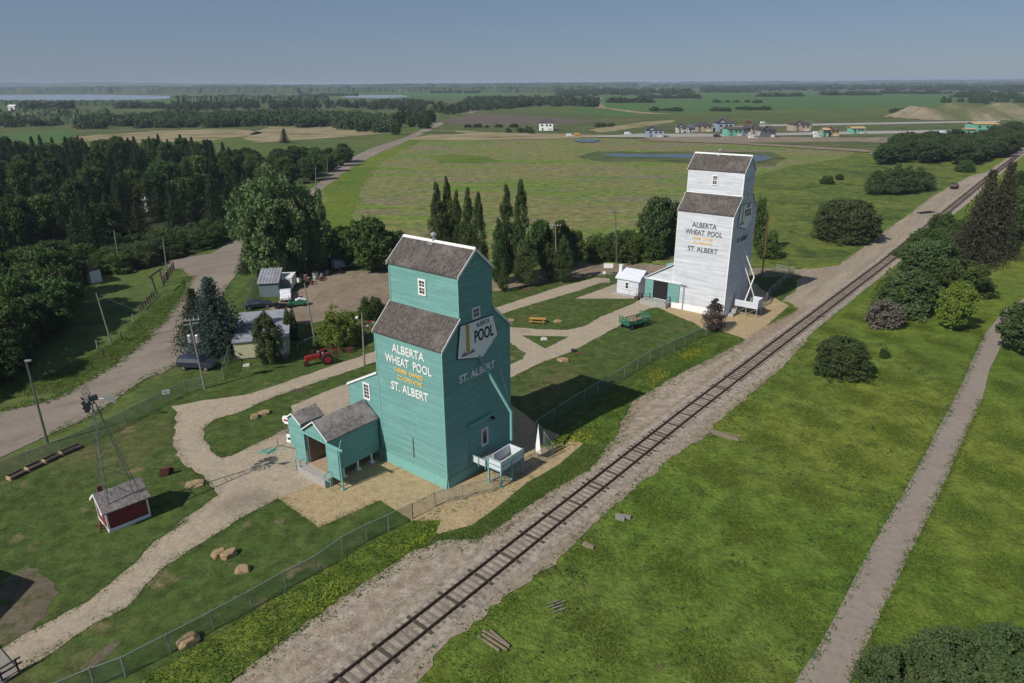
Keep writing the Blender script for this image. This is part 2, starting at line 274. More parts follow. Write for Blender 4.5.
 l_dec=leafmat('broad_leaves',(.048,.088,.023),(.09,.145,.036),.35), l_lime=leafmat('lime_leaves',(.14,.21,.035),(.20,.27,.045),.15,.35), l_bush=leafmat('willow_leaves',(.062,.098,.034),(.10,.14,.05),.15), l_purple=leafmat('purple_leaves',(.07,.05,.05),(.12,.08,.075),.1), l_grey=leafmat('grey_twigs',(.13,.115,.095),(.19,.165,.14),.2),
 l_weed=leafmat('weed_leaves',(.06,.125,.018),(.10,.165,.025),.1,.35), l_flower=leafmat('yellow_flowers',(.28,.32,.03),(.42,.42,.04),.1,.3), l_far=leafmat('far_wood_leaves',(.045,.078,.026),(.075,.11,.04),.1,0.2), l_brown=leafmat('dark_brown_spruce',(.045,.052,.028),(.078,.082,.045),.1), l_meadow=leafmat('meadow_blades',(.09,.155,.024),(.13,.19,.03),.1,.4),
)
wm,wnt,wb=base_mat('still_water',.2,.35); wb.inputs['Base Color'].default_value=(.035,.045,.055,1)
bump(wnt,wb,noise(wnt,N(wnt,'ShaderNodeTexCoord').outputs['Object'],.6,3),.15,.05); M['water']=wm
# ---------------- the ground ----------------
strip_a=[(140,683),(190,652),(286,592),(389,533),(413,522),(440,520),(430,541),(404,556),(368,580),(322,612),(284,640),(240,672),(200,700),(120,710)]
strip_b=[(537,450),(560,436),(612,392),(650,366),(706,337),(720,334),(745,340),(720,354),(678,374),(632,402),(620,425),(611,443),(588,446),(575,440)]
def resample(pts,step):
    out=[]
    n=len(pts)
    for i in range(n):
        a,b=pts[i],pts[(i+1)%n]; L=(b-a).length; d=max(step,.004*min(a.length,b.length)); k=max(1,min(200,int(L/d)))
        for j in range(k): out.append(a.lerp(b,j/k))
    return out
def sheet(name,px,mat,z,jit=.25,step=.6,kind='structure',label=None):
    rnd=random.Random(name+str(len(px)))
    base=[g(*p) for p in px]; pts=resample(base,step) if jit>0 else base
    if jit>0:
        w=0; q=[]
        for i,p in enumerate(pts):
            w=w*.6+rnd.uniform(-1,1)*.55; dd=jit*(1+p.length*.003)
            q.append(Vector((p.x+w*dd+rnd.uniform(-.3,.3)*dd,p.y+rnd.uniform(-.3,.3)*dd+w*dd*.5,0)))
        pts=q
    vs=[(p.x,p.y,z) for p in pts]
    tr=tessellate_polygon([[Vector((p.x,p.y,0)) for p in pts]])
    mb=MB(); mb.v=vs; fs=[]
    for t in tr:
        a,b,c=[pts[i] for i in t]
        fs.append(tuple(t) if (b.x-a.x)*(c.y-a.y)-(b.y-a.y)*(c.x-a.x)>0 else tuple(t)[::-1])
    mb.f=fs; o=mb.build(name,mat); o['kind']=kind
    if label: o['label']=label
    return o
mb=MB(); B=26000
mb.add([(-B,-900,0),(B,-900,0),(B,B,0),(-B,B,0)],[(0,1,2,3)]); o=mb.build('ground',M['land']); o['kind']='structure'
def S(name,px,m,z,**k): return sheet(name,px,M[m],z,**k)
# far country, furthest first (generous steps between layers far away)
S('marsh_ground',[(-400,93),(0,93),(250,91),(460,92),(560,97),(440,112),(330,128),(240,131),(0,148),(-400,150)],'olive',.10,jit=0)
S('crop_field',[(640,91.5),(900,90.5),(1240,88),(1260,96),(1010,100),(1000,104),(760,110),(585,118),(577,112),(600,98)],'crop',.10,jit=0)
S('crop_field',[(440,115),(520,111),(640,117),(760,114),(700,124),(560,128),(445,128)],'olive',.14,jit=0)
S('crop_field',[(610,88.2),(780,86.6),(1100,86),(1100,87.8),(780,88.4),(620,89.8)],'tan',.14,jit=0)
S('crop_field',[(300,93),(430,92),(520,93),(500,98),(420,99),(300,97)],'crop',.16,jit=0)
S('crop_field',[(780,88.6),(960,88),(1100,88.6),(1100,90),(900,91),(760,90.6)],'plough',.18,jit=0)
S('crop_field',[(100,97),(230,101),(240,104),(150,104)],'crop',.18,jit=0)
S('ploughed_field',[(440,121),(480,113),(520,116),(600,122),(560,124),(470,127)],'plough',.22,jit=0)
S('bare_field',[(268,127),(330,126),(385,129),(390,133),(330,138),(262,143),(240,138)],'tan',.16,jit=1.2,step=4)
S('bare_field',[(75,137),(160,131),(238,129),(262,133),(215,141),(150,143),(80,142)],'tan',.16,jit=1.2,step=4)
S('crop_field',[(0,134),(60,130),(78,133),(60,143),(0,147)],'crop',.18,jit=1,step=4)
S('lake_water',[(-300,101),(-300,96),(0,95),(90,94.6),(180,96),(165,99),(70,101),(0,102)],'lake',.26,jit=0)
S('lake_water',[(340,97.5),(350,95.3),(400,95),(410,96.5),(385,98.4)],'lake',.26,jit=0)
# the rough meadow north of the cross road, suburb land
S('rough_meadow',[(322,186),(345,168),(380,150),(410,138),(450,135),(640,139),(760,144),(860,149),(845,158),(790,166),(735,182),(715,215),(730,266),(575,264),(500,284),(330,262),(318,230)],'field',.03,jit=.5,step=3)
S('roadside_verge',[(324,189),(346,171),(382,152),(412,139),(420,142),(385,160),(362,185),(355,225),(330,262),(322,240)],'green_meadow',.045,jit=1,step=3)
S('reed_bed',[(430,157),(450,154),(490,157),(500,161),(480,164),(440,163)],'green_meadow',.05,jit=1.2,step=2)
S('meadow',[(700,160),(760,150),(870,150),(935,152),(1000,152),(975,172),(930,196),(842,262),(800,268),(720,268)],'meadow_r',.025,jit=.8,step=3)
S('forest_floor',[(-120,330),(0,312),(52,300),(62,272),(98,276),(160,266),(215,248),(240,236),(262,210),(318,178),(350,160),(240,156),(-140,158)],'floorw',.04,jit=1,step=3)
S('green_meadow',[(690,170),(760,168),(860,172),(905,165),(1010,152),(1024,147),(1300,120),(1700,420),(1500,760),(430,683),(350,900),(60,1000),(400,683),(430,650),(600,505),(745,360),(800,268),(770,230),(745,200)],'green_meadow',.02,jit=.8,step=3)
S('suburb_ground',[(420,133),(450,128),(640,123),(760,116),(1010,120),(1040,126),(1010,150),(900,152),(640,139)],'olive',.20,jit=.6,step=5)
S('bare_field',[(325,176),(345,174),(385,176),(430,184),(500,187),(520,191),(480,193),(405,192),(370,187)],'tan',.06,jit=.0) if False else None
S('bare_field',[(408,140),(430,135),(500,133),(560,134),(640,136),(560,139),(470,141)],'tan',.24,jit=.6,step=4)
S('bare_field',[(452,131),(470,131),(515,135),(545,137),(480,137)],'tan',.26,jit=.6,step=4)
S('bare_field',[(588,130),(612,127),(640,122.5),(676,120),(670,123),(630,129),(600,133)],'tan',.27,jit=.6,step=4)
S('construction_lot',[(640,136),(700,133),(760,137),(862,138),(905,137),(980,133),(1000,136),(930,146),(860,142),(740,143),(650,140)],'dirt',.26,jit=.8,step=3)
S('street',[(580,137.5),(640,134),(720,134.5),(850,132),(990,129.5),(1030,129),(1030,131),(990,132),(850,134.6),(720,137),(640,137.5)],'street',.32,jit=0)
S('street',[(640,140),(730,142.6),(860,149.6),(878,152),(866,152.6),(730,144),(640,141)],'dirt',.34,jit=0)
S('street',[(895,143.6),(926,133),(950,133),(928,144),(888,153),(868,155)],'street',.38,jit=0)
S('street',[(700,129),(760,125),(1000,121),(1000,122.4),(760,127),(700,131)],'street',.36,jit=0)
S('far_road',[(593,98),(597,98),(606,108),(596,108.5)],'tan',.32,jit=0)
S('far_road',[(596,108),(606,107.6),(640,112),(680,115),(640,114)],'tan',.34,jit=0)
S('reed_bed',[(578,157),(596,151.5),(640,152),(690,151.5),(772,152.5),(786,158),(774,166),(735,167),(700,163.5),(655,162),(600,161.5)],'olive',.08,jit=1.2,step=2)
S('pond_water',[(600,155),(615,153.6),(640,154.6),(690,154.4),(766,155.5),(772,158),(762,161),(735,161.5),(700,158.6),(660,157.4),(620,157)],'water',.12,jit=.5,step=2)
S('pond_water',[(572,141),(585,139.5),(600,140.5),(596,142.5),(580,142.8)],'water',.45,jit=.3,step=2)
# lawns, roads and yards round the elevators
S('mown_lawn',[(-260,760),(-160,560),(-60,480),(0,462),(60,440),(120,414),(170,385),(205,350),(232,300),(260,268),(300,262),(400,266),(500,290),(600,275),(760,275),(800,285),(735,342),(678,376),(630,404),(590,455),(529,507),(478,542),(440,546),(404,558),(368,582),(320,614),(284,640),(230,683),(150,800),(-100,1300)],'lawn',.035,jit=.3)
S('paved_road',[(-320,520),(-150,455),(0,412),(58,398),(117,363),(147,337),(168,316),(184,290),(190,277),(184,271),(160,264),(182,258),(211,254),(233,241),(262,222),(295,200),(318,184),(340,163),(372,148),(405,137.5),(436,123),(470,110.5),(530,103),(532,104),(476,111.8),(443,124.6),(412,139),(382,151.5),(349,168.5),(324,188),(300,206),(265,232),(243,256),(244,266),(228,285),(215,315),(205,340),(185,360),(160,374),(146,378),(96,414),(44,438),(0,458),(-130,520),(-300,600)],'asphalt',.055,jit=.18)
S('cross_road',[(398,282),(500,281),(545,270),(575,264),(620,263.5),(660,265),(700,267),(760,268.4),(796,269),(800,277),(760,277),(700,275),(617,274),(582,276.5),(540,283),(500,291),(440,296),(396,300)],'dirt',.052,jit=.3)
S('dirt_yard',[(276,322),(270,309),(282,300),(303,288),(318,279),(345,271),(400,272),(420,300),(392,304),(365,309),(345,315),(312,324)],'dirt',.058,jit=.35)
S('yard_gravel',[(230,683),(284,640),(322,613),(368,581),(404,557),(440,541),(478,541),(529,506),(587,471),(611,446),(631,402),(678,374.5),(740,341),(760,329),(799,309),(783,301),(795,290),(800,276),(790,270),(823,268),(840,265),(845,261),(883,233),(932,197),(970,176),(987,172),(1008,157),(1024,147.5),(1140,112),(1150,113),(1024,153),(993,182),(963,208),(906,250),(875,281),(829,315),(778,372),(731,411),(706,436),(667,462),(619,502),(595,525),(556,564),(513,592),(490,611),(439,650),(405,700),(300,900),(60,900)],'ballast',.060,jit=.45)
S('trail',[(690,900),(795,683),(822,642),(866,557),(915,473),(940,425),(962,384),(970,364),(985,334),(1004,311),(1024,299),(1080,270),(1110,275),(1024,319),(1008,331),(989,371),(982,400),(968,429),(937,500),(906,562),(849,683),(760,900)],'trail',.055,jit=.06,step=1)
S('worn_soil',[(-40,620),(0,580),(30,560),(52,590),(50,615),(20,636),(-40,660)],'soil',.050,jit=.5)
S('worn_soil',[(82,668),(96,655),(112,641),(120,643),(108,655),(90,668),(80,674)],'soil',.050,jit=.25)
S('sand_pad',[(277,498),(319,528),(380,501),(408,519),(420,532),(440,534),(474,525),(500,505),(529,482),(560,464),(584,443),(560,436),(536,424),(512,405),(430,400),(350,395),(300,440)],'sand',.064,jit=.12)
S('sand_pad',[(655,307),(693,323),(706,331),(718,330),(745,339),(765,327),(789,306),(772,297),(750,280),(690,275),(630,290)],'sand',.064,jit=.12)
def loop(pts): return pts
S('museum_path',[(-60,700),(0,651),(44,625),(88,602),(129,570),(151,546),(187,520),(172,530),(193,514),(217,496),(207,483),(202,477),(187,467),(179,455),(173,444),(177,430),(176,413),(171,407),(181,405.5),(202,401),(228,398),(250,394),(282,384),(307,375),(330,367),(377,351),(440,325),(493,309),(520,300),(560,287),(596,278),(610,279),(610,283),(602,283),(572,293),(537,303),(508,312),(440,340),(377,362),(330,378),(304,387),(275,397),(239,413),(214,420),(202,430),(204,441),(210,450),(222,458),(234,456),(257,444),(288,429),(292,415),(289,407),(330,390.5),(377,372),(400,440),(340,475),(277,498.6),(240,519),(204,542),(166,566),(146,588),(132,605),(85,631),(41,661),(22,669),(-30,720)],'gravel',.068,jit=.22)
S('museum_path',[(440,322),(509,327),(537,329.6),(566,330.5),(584,326.7),(602,316.5),(635,303.5),(640,299),(575,299),(616,284),(626,279),(690,270),(700,300),(655,308),(648,309),(613,329.6),(572,351.6),(541,363),(510,378),(430,400),(430,380),(510,365),(523,359.5),(525,353.4),(509,342),(440,335)],'gravel',.068,jit=.2)
S('mown_lawn',[(521.6,335.8),(569,337),(546,349)],'lawn',.080,jit=.15)
S('yard_dirt_strip',[(284,645),(322,618),(368,586),(404,562),(440,546),(478,545),(529,511),(587,476),(611,450),(640,410),(690,376),(745,345),(765,332),(745,352),(690,392),(640,430),(600,470),(540,515),(480,556),(420,590),(360,640),(310,683)],'ydirt',.064,jit=.5)
S('weed_bank',strip_a,'green_meadow',.0655,jit=.4)
S('weed_bank',strip_b,'green_meadow',.0655,jit=.4)
# ---- railway: two rails and their sleepers ----
trk=[g(180,800),g(248,740),g(370,665)]+[g(*p) for p in ((682,419),(781,343),(886,262.4),(982,183),(1026,149.5))]
def catl(pts,step):
    out=[]
    for i in range(len(pts)-1):
        a,b=pts[i],pts[i+1]; L=(b-a).length; k=max(1,int(L/step))
        for j in range(k): out.append((a.lerp(b,j/k),(b-a).normalized()))
    out.append((pts[-1],(pts[-1]-pts[-2]).normalized())); return out
# straight through the near part
A0=g(420,627.5); A1=g(680.5,420); dA=(A1-A0).normalized(); nA=Vector((-dA.y,dA.x,0))
pts=[A0-dA*22,A0,A1]
for p in ((781,342.6),(886,262.4),(982,183),(1026,149.5)): pts.append(g(*p))
e=(pts[-1]-pts[-2]).normalized(); pts.append(pts[-1]+e*400)
SMP=catl(pts,1.2)
rw=thing('railway_track','rusty single railway track with sparse dark sleepers running past both elevators','railway',tuple(A0))
base=A0
mb=MB()
for k in range(len(SMP)-1):
    (a,d),(b,d2)=SMP[k],SMP[k+1]
    n1=Vector((-d.y,d.x,0)); n2=Vector((-d2.y,d2.x,0)); n=len(mb.v)
    for p,nn in ((a,n1),(b,n2)):
        for s in (2.0,1.5,-1.5,-2.1): 
            q=p+nn*s-base; mb.v.append((q.x,q.y,.075 if abs(s)>1.6 else .16))
    for j in range(3): mb.f.append((n+j,n+j+1,n+4+j+1,n+4+j))
mb.f=[f[::-1] for f in mb.f]
o=mb.build('ballast_bed',M['trackbed'],rw)
for s in (.76,-.76):
    mb=MB()
    for k in range(0,len(SMP)-1):
        (a,d),(b,d2)=SMP[k],SMP[k+1]
        n1=Vector((-d.y,d.x,0))*s; n2=Vector((-d2.y,d2.x,0))*s
        mb.bar(a+n1-base+Vector((0,0,.27)),b+n2-base+Vector((0,0,.27)),.12,.19)
    mb.build('rail',M['rail'],rw)
rnd=random.Random(3); cnt=0; stuff=MB()
sl=bpy.data.meshes.new('sleeper'); 
t=MB().box(-.11,.11,-1.25,1.25,0,.17); sl.from_pydata(t.v,[],t.f); sl.materials.append(M['creo'])
sl2=sl.copy(); sl2.materials.clear(); sl2.materials.append(M['sleep'])
dist=0; CS=catl(pts,.62)
for k,(p,d) in enumerate(CS):
    if proj((p.x,p.y,0))[1]>720: continue
    q=p-base+Vector((rnd.uniform(-.05,.05),rnd.uniform(-.05,.05),.035+rnd.uniform(-.03,.012))); a=math.atan2(d.y,d.x)+rnd.uniform(-.03,.03)
    if cnt<100:
        dark=(k%5==0) or rnd.random()<.12
        o=bpy.data.objects.new('sleeper',sl if dark else sl2); COL.objects.link(o); o.parent=rw; o.location=(q.x,q.y,q.z+(.06 if dark else 0)); o.rotation_euler=(0,0,a); cnt+=1
    elif p.length<420:
        stuff.add([(x*math.cos(a)-y*math.sin(a)+q.x,x*math.sin(a)+y*math.cos(a)+q.y,z+q.z) for x,y,z in t.v],t.f)
o=stuff.build('sleeper_row',M['creo'],rw); o['kind']='stuff'
# ---------------- the two elevators ----------------
AX=math.radians(51)-math.pi/2
def win(parent,face,c,w,h,rows=4,cols=2,split=False):
    "face 'f': on wall y=c[1] facing -y ; 's': on wall x=c[0] facing +x.  frame with glass pane and bars"
    fr=MB(); gl=MB(); t=.05
    def bx(mb,a0,a1,z0,z1,d0,d1):
        if face=='f': mb.box(c[0]+a0,c[0]+a1,c[1]-d1,c[1]-d0,c[2]+z0,c[2]+z1)
        else: mb.box(c[0]+d0,c[0]+d1,c[1]+a0,c[1]+a1,c[2]+z0,c[2]+z1)
    b=.15
    bx(fr,-w/2,w/2,h/2-b,h/2,.0,.09); bx(fr,-w/2,w/2,-h/2,-h/2+b,.0,.11); bx(fr,-w/2,-w/2+b,-h/2+b,h/2-b,.0,.09); bx(fr,w/2-b,w/2,-h/2+b,h/2-b,.0,.09)
    for i in range(1,cols): x=-w/2+b+(w-2*b)*i/cols; bx(fr,x-.02,x+.02,-h/2+b,h/2-b,.02,.06)
    for i in range(1,rows): z=-h/2+b+(h-2*b)*i/rows; k=.07 if (split and i*2==rows) else .02; bx(fr,-w/2+b,w/2-b,z-k,z+k,.022,.063)
    bx(gl,-w/2+b,w/2-b,-h/2+b,h/2-b,.004,.03)
    f=fr.build('window',M['wtrim'],parent); gl.build('pane',M['glass'],f); return f
def elevator(name,label,C,D,mwall,msign,mtrim,mletter,mside=None,side_letter=None):
    W_,Dp,ze,c0,c1,zb,zc,zr=D['w'],9.2,D['ze'],D['c0'],D['c1'],D['zb'],D['zc'],D['zr']
    t=thing(name,label,'grain elevator',C,AX)
    # body: front wall, shoulders under the lower roofs
    b=MB(); b.prism([(0,.0),(Dp,.0),(Dp,ze),(c1,zb),(c0,zb),(0,ze)],'x',-W_,0); b.build('body',M[mwall],t)
    b=MB(); b.prism([(-.16,.05),(0,.05),(0,1.05),(-.05,1.05)],'x',-W_+.01,.0); b.prism([(.0,.06),(.13,.06),(.05,1.0),(.0,1.0)],'y',0.02,Dp-.02); b.build('foundation_skirt',M[D['skirt']],t)
    b=MB(); mid=(c0+c1)/2; b.prism([(c0+.01,zb-.8),(c1-.01,zb-.8),(c1-.01,zc),(mid,zr),(c0+.01,zc)],'x',-W_+.01,-.012); b.build('cupola',M[mwall],t)
    for (y0,z0,y1,z1,sg) in ((0,ze,c0,zb,1),(Dp,ze,c1,zb,-1)):
        r=MB(); s=(z1-z0)/(y1-y0); ya=y0-.12*sg; za=z0-.12*abs(s)+.03
        r.prism([(ya,za),(y1-.0*sg,z1+.03),(y1,z1+.2),(ya,za+.17)],'x',-W_-.1,.1); r.build('lower_roof',M['shin'],t)
        r=MB(); r.prism([(ya-.02*sg,za-.1),(y1,z1-.06),(y1,z1+.21),(ya-.02*sg,za+.18)],'x',.102,.15); r.build('barge_board',M[mtrim],t); r=MB(); r.prism([(ya-.02*sg,za-.1),(y1,z1-.06),(y1,z1+.21),(ya-.02*sg,za+.18)],'x',-W_-.15,-W_-.102); r.build('barge_board',M[mtrim],t)
    for (y0,sg) in ((c0,1),(c1,-1)):
        r=MB(); s=(zr-zc)/(mid-y0); ya=y0-.12*sg; za=zc-.12*abs(s)+.03
        r.prism([(ya,za),(mid,zr+.03),(mid,zr+.21),(ya,za+.18)],'x',-W_-.1,.1); r.build('upper_roof',M['shin'],t)
        r=MB(); r.prism([(ya-.02*sg,za-.1),(mid,zr-.07),(mid,zr+.22),(ya-.02*sg,za+.19)],'x',.102,.15); r.build('barge_board',M[mtrim],t); r=MB(); r.prism([(ya-.02*sg,za-.1),(mid,zr-.07),(mid,zr+.22),(ya-.02*sg,za+.19)],'x',-W_-.15,-W_-.102); r.build('barge_board',M[mtrim],t)
    r=MB(); r.prism([(mid-.17,zr+.08),(mid,zr+.2),(mid+.17,zr+.08),(mid+.16,zr+.17),(mid,zr+.29),(mid-.16,zr+.17)],'x',-W_-.12,.12); r.build('ridge_cap',M['wtrim'],t)
    r=MB(); x=-W_*.56; r.lathe([(.16,-.1),(.16,.35),(.3,.42),(.32,.6),(.2,.72),(.06,.78)],(x,mid,zr+.2)); r.box(x-.28,x+.28,mid-.5,mid-.05,zr-.12,zr+.1); r.build('roof_vent',M['galv'],t,smooth=False)
    # corner boards
    r=MB(); k=.09
    r.box(-W_-.03,-W_+.12,-.035,-.003,.1,ze-.15); r.box(-.12,.035,-.036,-.003,1.06,ze-.15); r.box(.004,.036,.0,.13,1.06,ze-.15); r.box(.004,.035,Dp-.13,Dp,1.0,ze-.15)
    r.box(-.14,.03,c0-.035,c0,zb+.25,zc-.35); r.box(-W_-.02,-W_+.12,c0-.035,c0,zb+.25,zc-.35); r.box(-W_,.0,c0-.06,c0-.002,zb+.12,zb+.26)
    r.build('corner_board',M[D['corner']],t)
    # windows
    win(t,'f',(D['fw'][0],c0,D['fw'][1]),.95,1.5,4,2,True); win(t,'s',(-.012,D['sw'][0],D['sw'][1]),1.05,1.05,2,3)
    win(t,'s',(0,D['dw'][0],D['dw'][1]),D['dw'][2],1.8,1,1)
    r=MB(); dy,dz,dh=D['door']; r.box(.003,.05,dy-.5,dy+.5,dz,dz+dh); d=r.build('side_door',M[mwall if mwall=='teal' else 'wtrim'],t)
    r=MB(); r.box(.003,.075,dy-.58,dy-.5,dz,dz+dh); r.box(.003,.075,dy+.5,dy+.58,dz,dz+dh); r.box(.003,.075,dy-.58,dy+.58,dz+dh,dz+dh+.08); r.build('door_frame',M['teal2' if mwall=='teal' else 'wtrim'],d)
    r=MB(); r.tube((.06,dy+.4,dz+dh*.45),(.12,dy+.4,dz+dh*.45),.04); r.build('handle',M['steel'],d)
    # lettering on the front
    F=-.03
    for (s,u0,u1,z0,h,mm,bd) in D['letters']: text(s,'lettering',M[mm],t,(-u0,F,z0),(1,0,0),u0-u1,h,bold=bd)
    sd=D['sign']; cy=sum(p[0] for p in sd)/5; cz=sum(p[1] for p in sd)/5
    r=MB(); r.prism([(cy+(y-cy)*1.045,cz+(z-cz)*1.045) for y,z in sd],'x',.02,.085); sg=r.build('sign_edge',M['black'],t)
    r=MB(); r.prism(sd,'x',.087,.12); sg=r.build('sign_board',M['signw'],t)
    y0,z0=sd[4]; y2,z2=sd[1]; yl=sd[0][0]
    # wheat stalk
    r=MB(); wy=yl+.85; zt=sd[0][1]-.1; zb_=sd[4][1]+.05; n=11
    for i in range(n):
        z=zb_+(zt-zb_)*(i/n); hh=(zt-zb_)/n
        for s in (-1,1): r.prism([(wy,z),(wy+s*.24,z+hh*.55),(wy+s*.22,z+hh*1.25),(wy,z+hh*.8)],'x',.123,.15)
    r.prism([(wy-.08,zt-.1),(wy+.08,zt-.1),(wy,zt+.12)],'x',.151,.17); r.build('wheat_ear',M['wheat'],sg)
    r=MB()
    for dy_,hh in ((-.75,.3),(-.55,.5),(-.38,.35),(.42,.3),(.6,.45),(.78,.25)): r.prism([(wy+dy_-.1,zb_),(wy+dy_+.1,zb_+.02),(wy+dy_+.03,zb_+hh)],'x',.123,.14)
    r.box(.123,.14,wy-.85,wy+.85,zb_-.02,zb_+.06); r.build('grain_field_mark',M['blue'],sg)
    text('ALBERTA','lettering',M['greyt'],sg,(.12,yl+2.05,zt-.55),(0,1,0),1.75,.42)
    text('POOL','lettering',M['black'],sg,(.12,yl+1.75,zt-1.95),(0,1,0),2.6,1.15,bold=.02)
    text('ST. ALBERT','lettering',M[side_letter],t,(.02,D['st'][0],D['st'][2]),(0,1,0),D['st'][1]-D['st'][0],.75,bold=.02)
    return t
Cg=g(448,489.5)
GR=elevator('grain_elevator','teal wooden grain elevator with white lettering, nearer and larger of the two elevators',tuple(Cg),
 dict(w=8.75,ze=13.6,c0=2.3,c1=6.75,zb=15.85,zc=19.65,zr=21.6,skirt='teal2',corner='teal2',fw=(-4.37,18.05),sw=(4.45,16.0),dw=(5.2,3.3,.95),door=(3.75,1.55,2.2),
  letters=[('ALBERTA',6.35,2.15,12.15,.82,'wtrim',.015),('WHEAT  POOL',7.35,1.35,10.95,.85,'wtrim',.015),('FARMER  OWNED',6.15,2.45,10.25,.42,'yellow',.02),('CO-OPERATIVE',5.85,2.6,9.55,.42,'yellow',.02),('ST. ALBERT',6.8,1.9,8.3,.85,'wtrim',.015)],
  sign=[(2.31,15.3),(6.62,15.2),(7.24,13.17),(5.14,11.58),(1.85,12.4)],st=(2.0,6.9,9.95)),'teal','signw','wtrim','wtrim',side_letter='signw')
r=MB(); r.box(-4.37,-4.27,-.05,-.003,1.8,3.9); r.build('wall_slot',M['creo'],GR)
r=MB(); r.box(.003,.3,2.9,6.3,5.25,5.45); r.bar((.02,2.9,5.2),(.3,2.9,5.3),.08); r.build('canopy_board',M['teal2'],GR)
r=MB(); r.box(.003,.25,6.0,6.3,5.0,5.2); r.tube((.1,6.15,5.1),(.45,6.15,4.95),.14,.2); r.build('wall_lamp',M['black'],GR)
r=MB(); r.tube((.05,4.6,11.85),(2.5,6.25,6.2),.15,.15,10); r.tube((2.5,6.25,6.27),(2.5,6.25,3.3),.15,.15,10); r.build('grain_spout',M['teal2'],GR)  # paler teal than the wall, standing in for sunlight on the pipe
r=MB(); r.tube((.1,6.6,13.0),(2.4,6.35,6.4),.018); r.build('spout_cable',M['steel'],GR)
# annex against the far side of the teal elevator
r=MB(); r.prism([(-13.4,0),(-8.76,0),(-8.76,9.35),(-13.4,6.95)],'y',0.004,8.8); an=r.build('annex',M['teal'],GR)
r=MB(); r.prism([(-13.5,6.92),(-8.76,9.37),(-8.76,9.52),(-13.5,7.07)],'y',-.08,9.0); r.build('roof',M['shing'],an)
r=MB(); r.prism([(-13.52,6.86),(-8.76,9.31),(-8.76,9.54),(-13.52,7.09)],'y',-.13,-.082); r.build('barge_board',M['wtrim'],an)
win(an,'f',(-10.55,0.004,6.95),1.0,1.75,4,2)
r=MB(); r.box(-9.75,-9.3,.9,1.4,9.0,10.3); r.box(-9.82,-9.23,.83,1.47,10.3,10.42); r.build('chimney_box',M['wtrim'],an)
# drive shed in front of it
DS=thing('drive_shed','teal drive-through shed with grey gable roof and open sliding doors, joined to the teal elevator','shed',tuple(Cg),AX)
yf,yb=-6.0,-.18
def gable(x0,x1,xr,ze_,zr_,z0,y0,y1,th=.1): return
r=MB()
r.prism([(-12.75,1.0),(-12.75,4.6),(-10.95,5.85),(-9.15,4.6),(-9.15,1.0),(-9.3,1.0),(-9.3,4.2),(-12.6,4.2),(-12.6,1.0)],'y',yf,yf+.12)
r.box(-9.3,-9.15,yf+.12,yb,1.0,4.62); r.box(-12.75,-12.6,yf+.12,yb,1.0,4.62); r.build('walls',M['teal'],DS)
for sg in (-1,1):
    r=MB(); r.prism([(-10.95,5.9),(-10.95+sg*1.98,4.46),(-10.95+sg*1.98,4.6),(-10.95,6.05)],'y',yf-.22,yb); r.build('roof',M['shing'],DS)
for sg in (-1,1):
    r=MB(); r.prism([(-10.95,5.92),(-10.95+sg*1.98,4.5),(-10.95+sg*1.98,4.62),(-10.95,6.06)],'y',yf-.26,yf-.222); r.build('barge_board',M['wtrim'],DS)
for x in (-12.55,-9.35):
    r=MB(); r.box(x-.04,x+.04,yf+.13,yb,1.01,4.6); r.build('inner_lining',M['wood'],DS)
r=MB(); r.box(-12.6,-9.3,yb-.1,yb-.01,1.01,4.6); r.build('inner_lining',M['creo'],DS)  # dark wood back wall; its tone also stands in for interior shade
r=MB(); r.box(-12.6,-9.3,yf-.1,yb,.86,1.0); r.build('floor',M['floor'],DS)
r=MB(); r.box(-13.1,-8.9,yf-1.0,yf-.1,.05,.88); r.build('door_ramp',M['conc'],DS)
r=MB(); r.box(-14.6,-6.9,yf-.2,yf-.1,4.22,4.42); r.build('door_rail',M['teal2'],DS)
for x0,x1 in ((-14.4,-12.65),(-9.35,-7.6)):
    r=MB(); r.box(x0,x1,yf-.18,yf-.12,1.0,4.2); d=r.build('sliding_door',M['teal'],DS)
    f=MB(); f.box(x0,x1,yf-.2,yf-.182,3.5,3.6); f.box(x0,x0+.08,yf-.2,yf-.182,1.0,3.5); f.box(x1-.08,x1,yf-.2,yf-.182,1,3.5); f.build('frame',M['teal2'],d)
for x in (-12.75,-8.9):
    r=MB()
    for dx in (0,.75 if x>-10 else -.75): r.bar((x+dx,yf-.9,.2),(x+dx,yf-.9,1.6),.06)
    for z in (1.0,1.55): r.bar((x,yf-.9,z),(x+(.75 if x>-10 else -.75),yf-.9,z),.06)
    r.bar((x,yf-.9,1.55),(x,yf-.25,1.55),.06)
    r.build('guard_rail',M['teal2'],DS)
r=MB(); r.bar((-7.45,yf-.1,0),(-7.45,yf-.1,4.3),.12); r.bar((-7.45,yf-.1,4.3),(-7.1,yf-.05,5.3),.07); r.box(-7.6,-7.3,yf-.25,yf+.05,0,.2); r.build('rail_post',M['teal2'],DS)
for y in (-4.6,-2.9,-1.2):
    r=MB(); r.bar((-9.25,y,.05),(-9.25,y,1.0),.16); r.box(-9.5,-9.0,y-.25,y+.25,.02,.16); r.build('post',M['wtrim'],DS)
r=MB(); r.bar((-8.6,-.5,.05),(-8.6,-.5,1.4),.1); r.build('corner_post',M['wood'],DS)
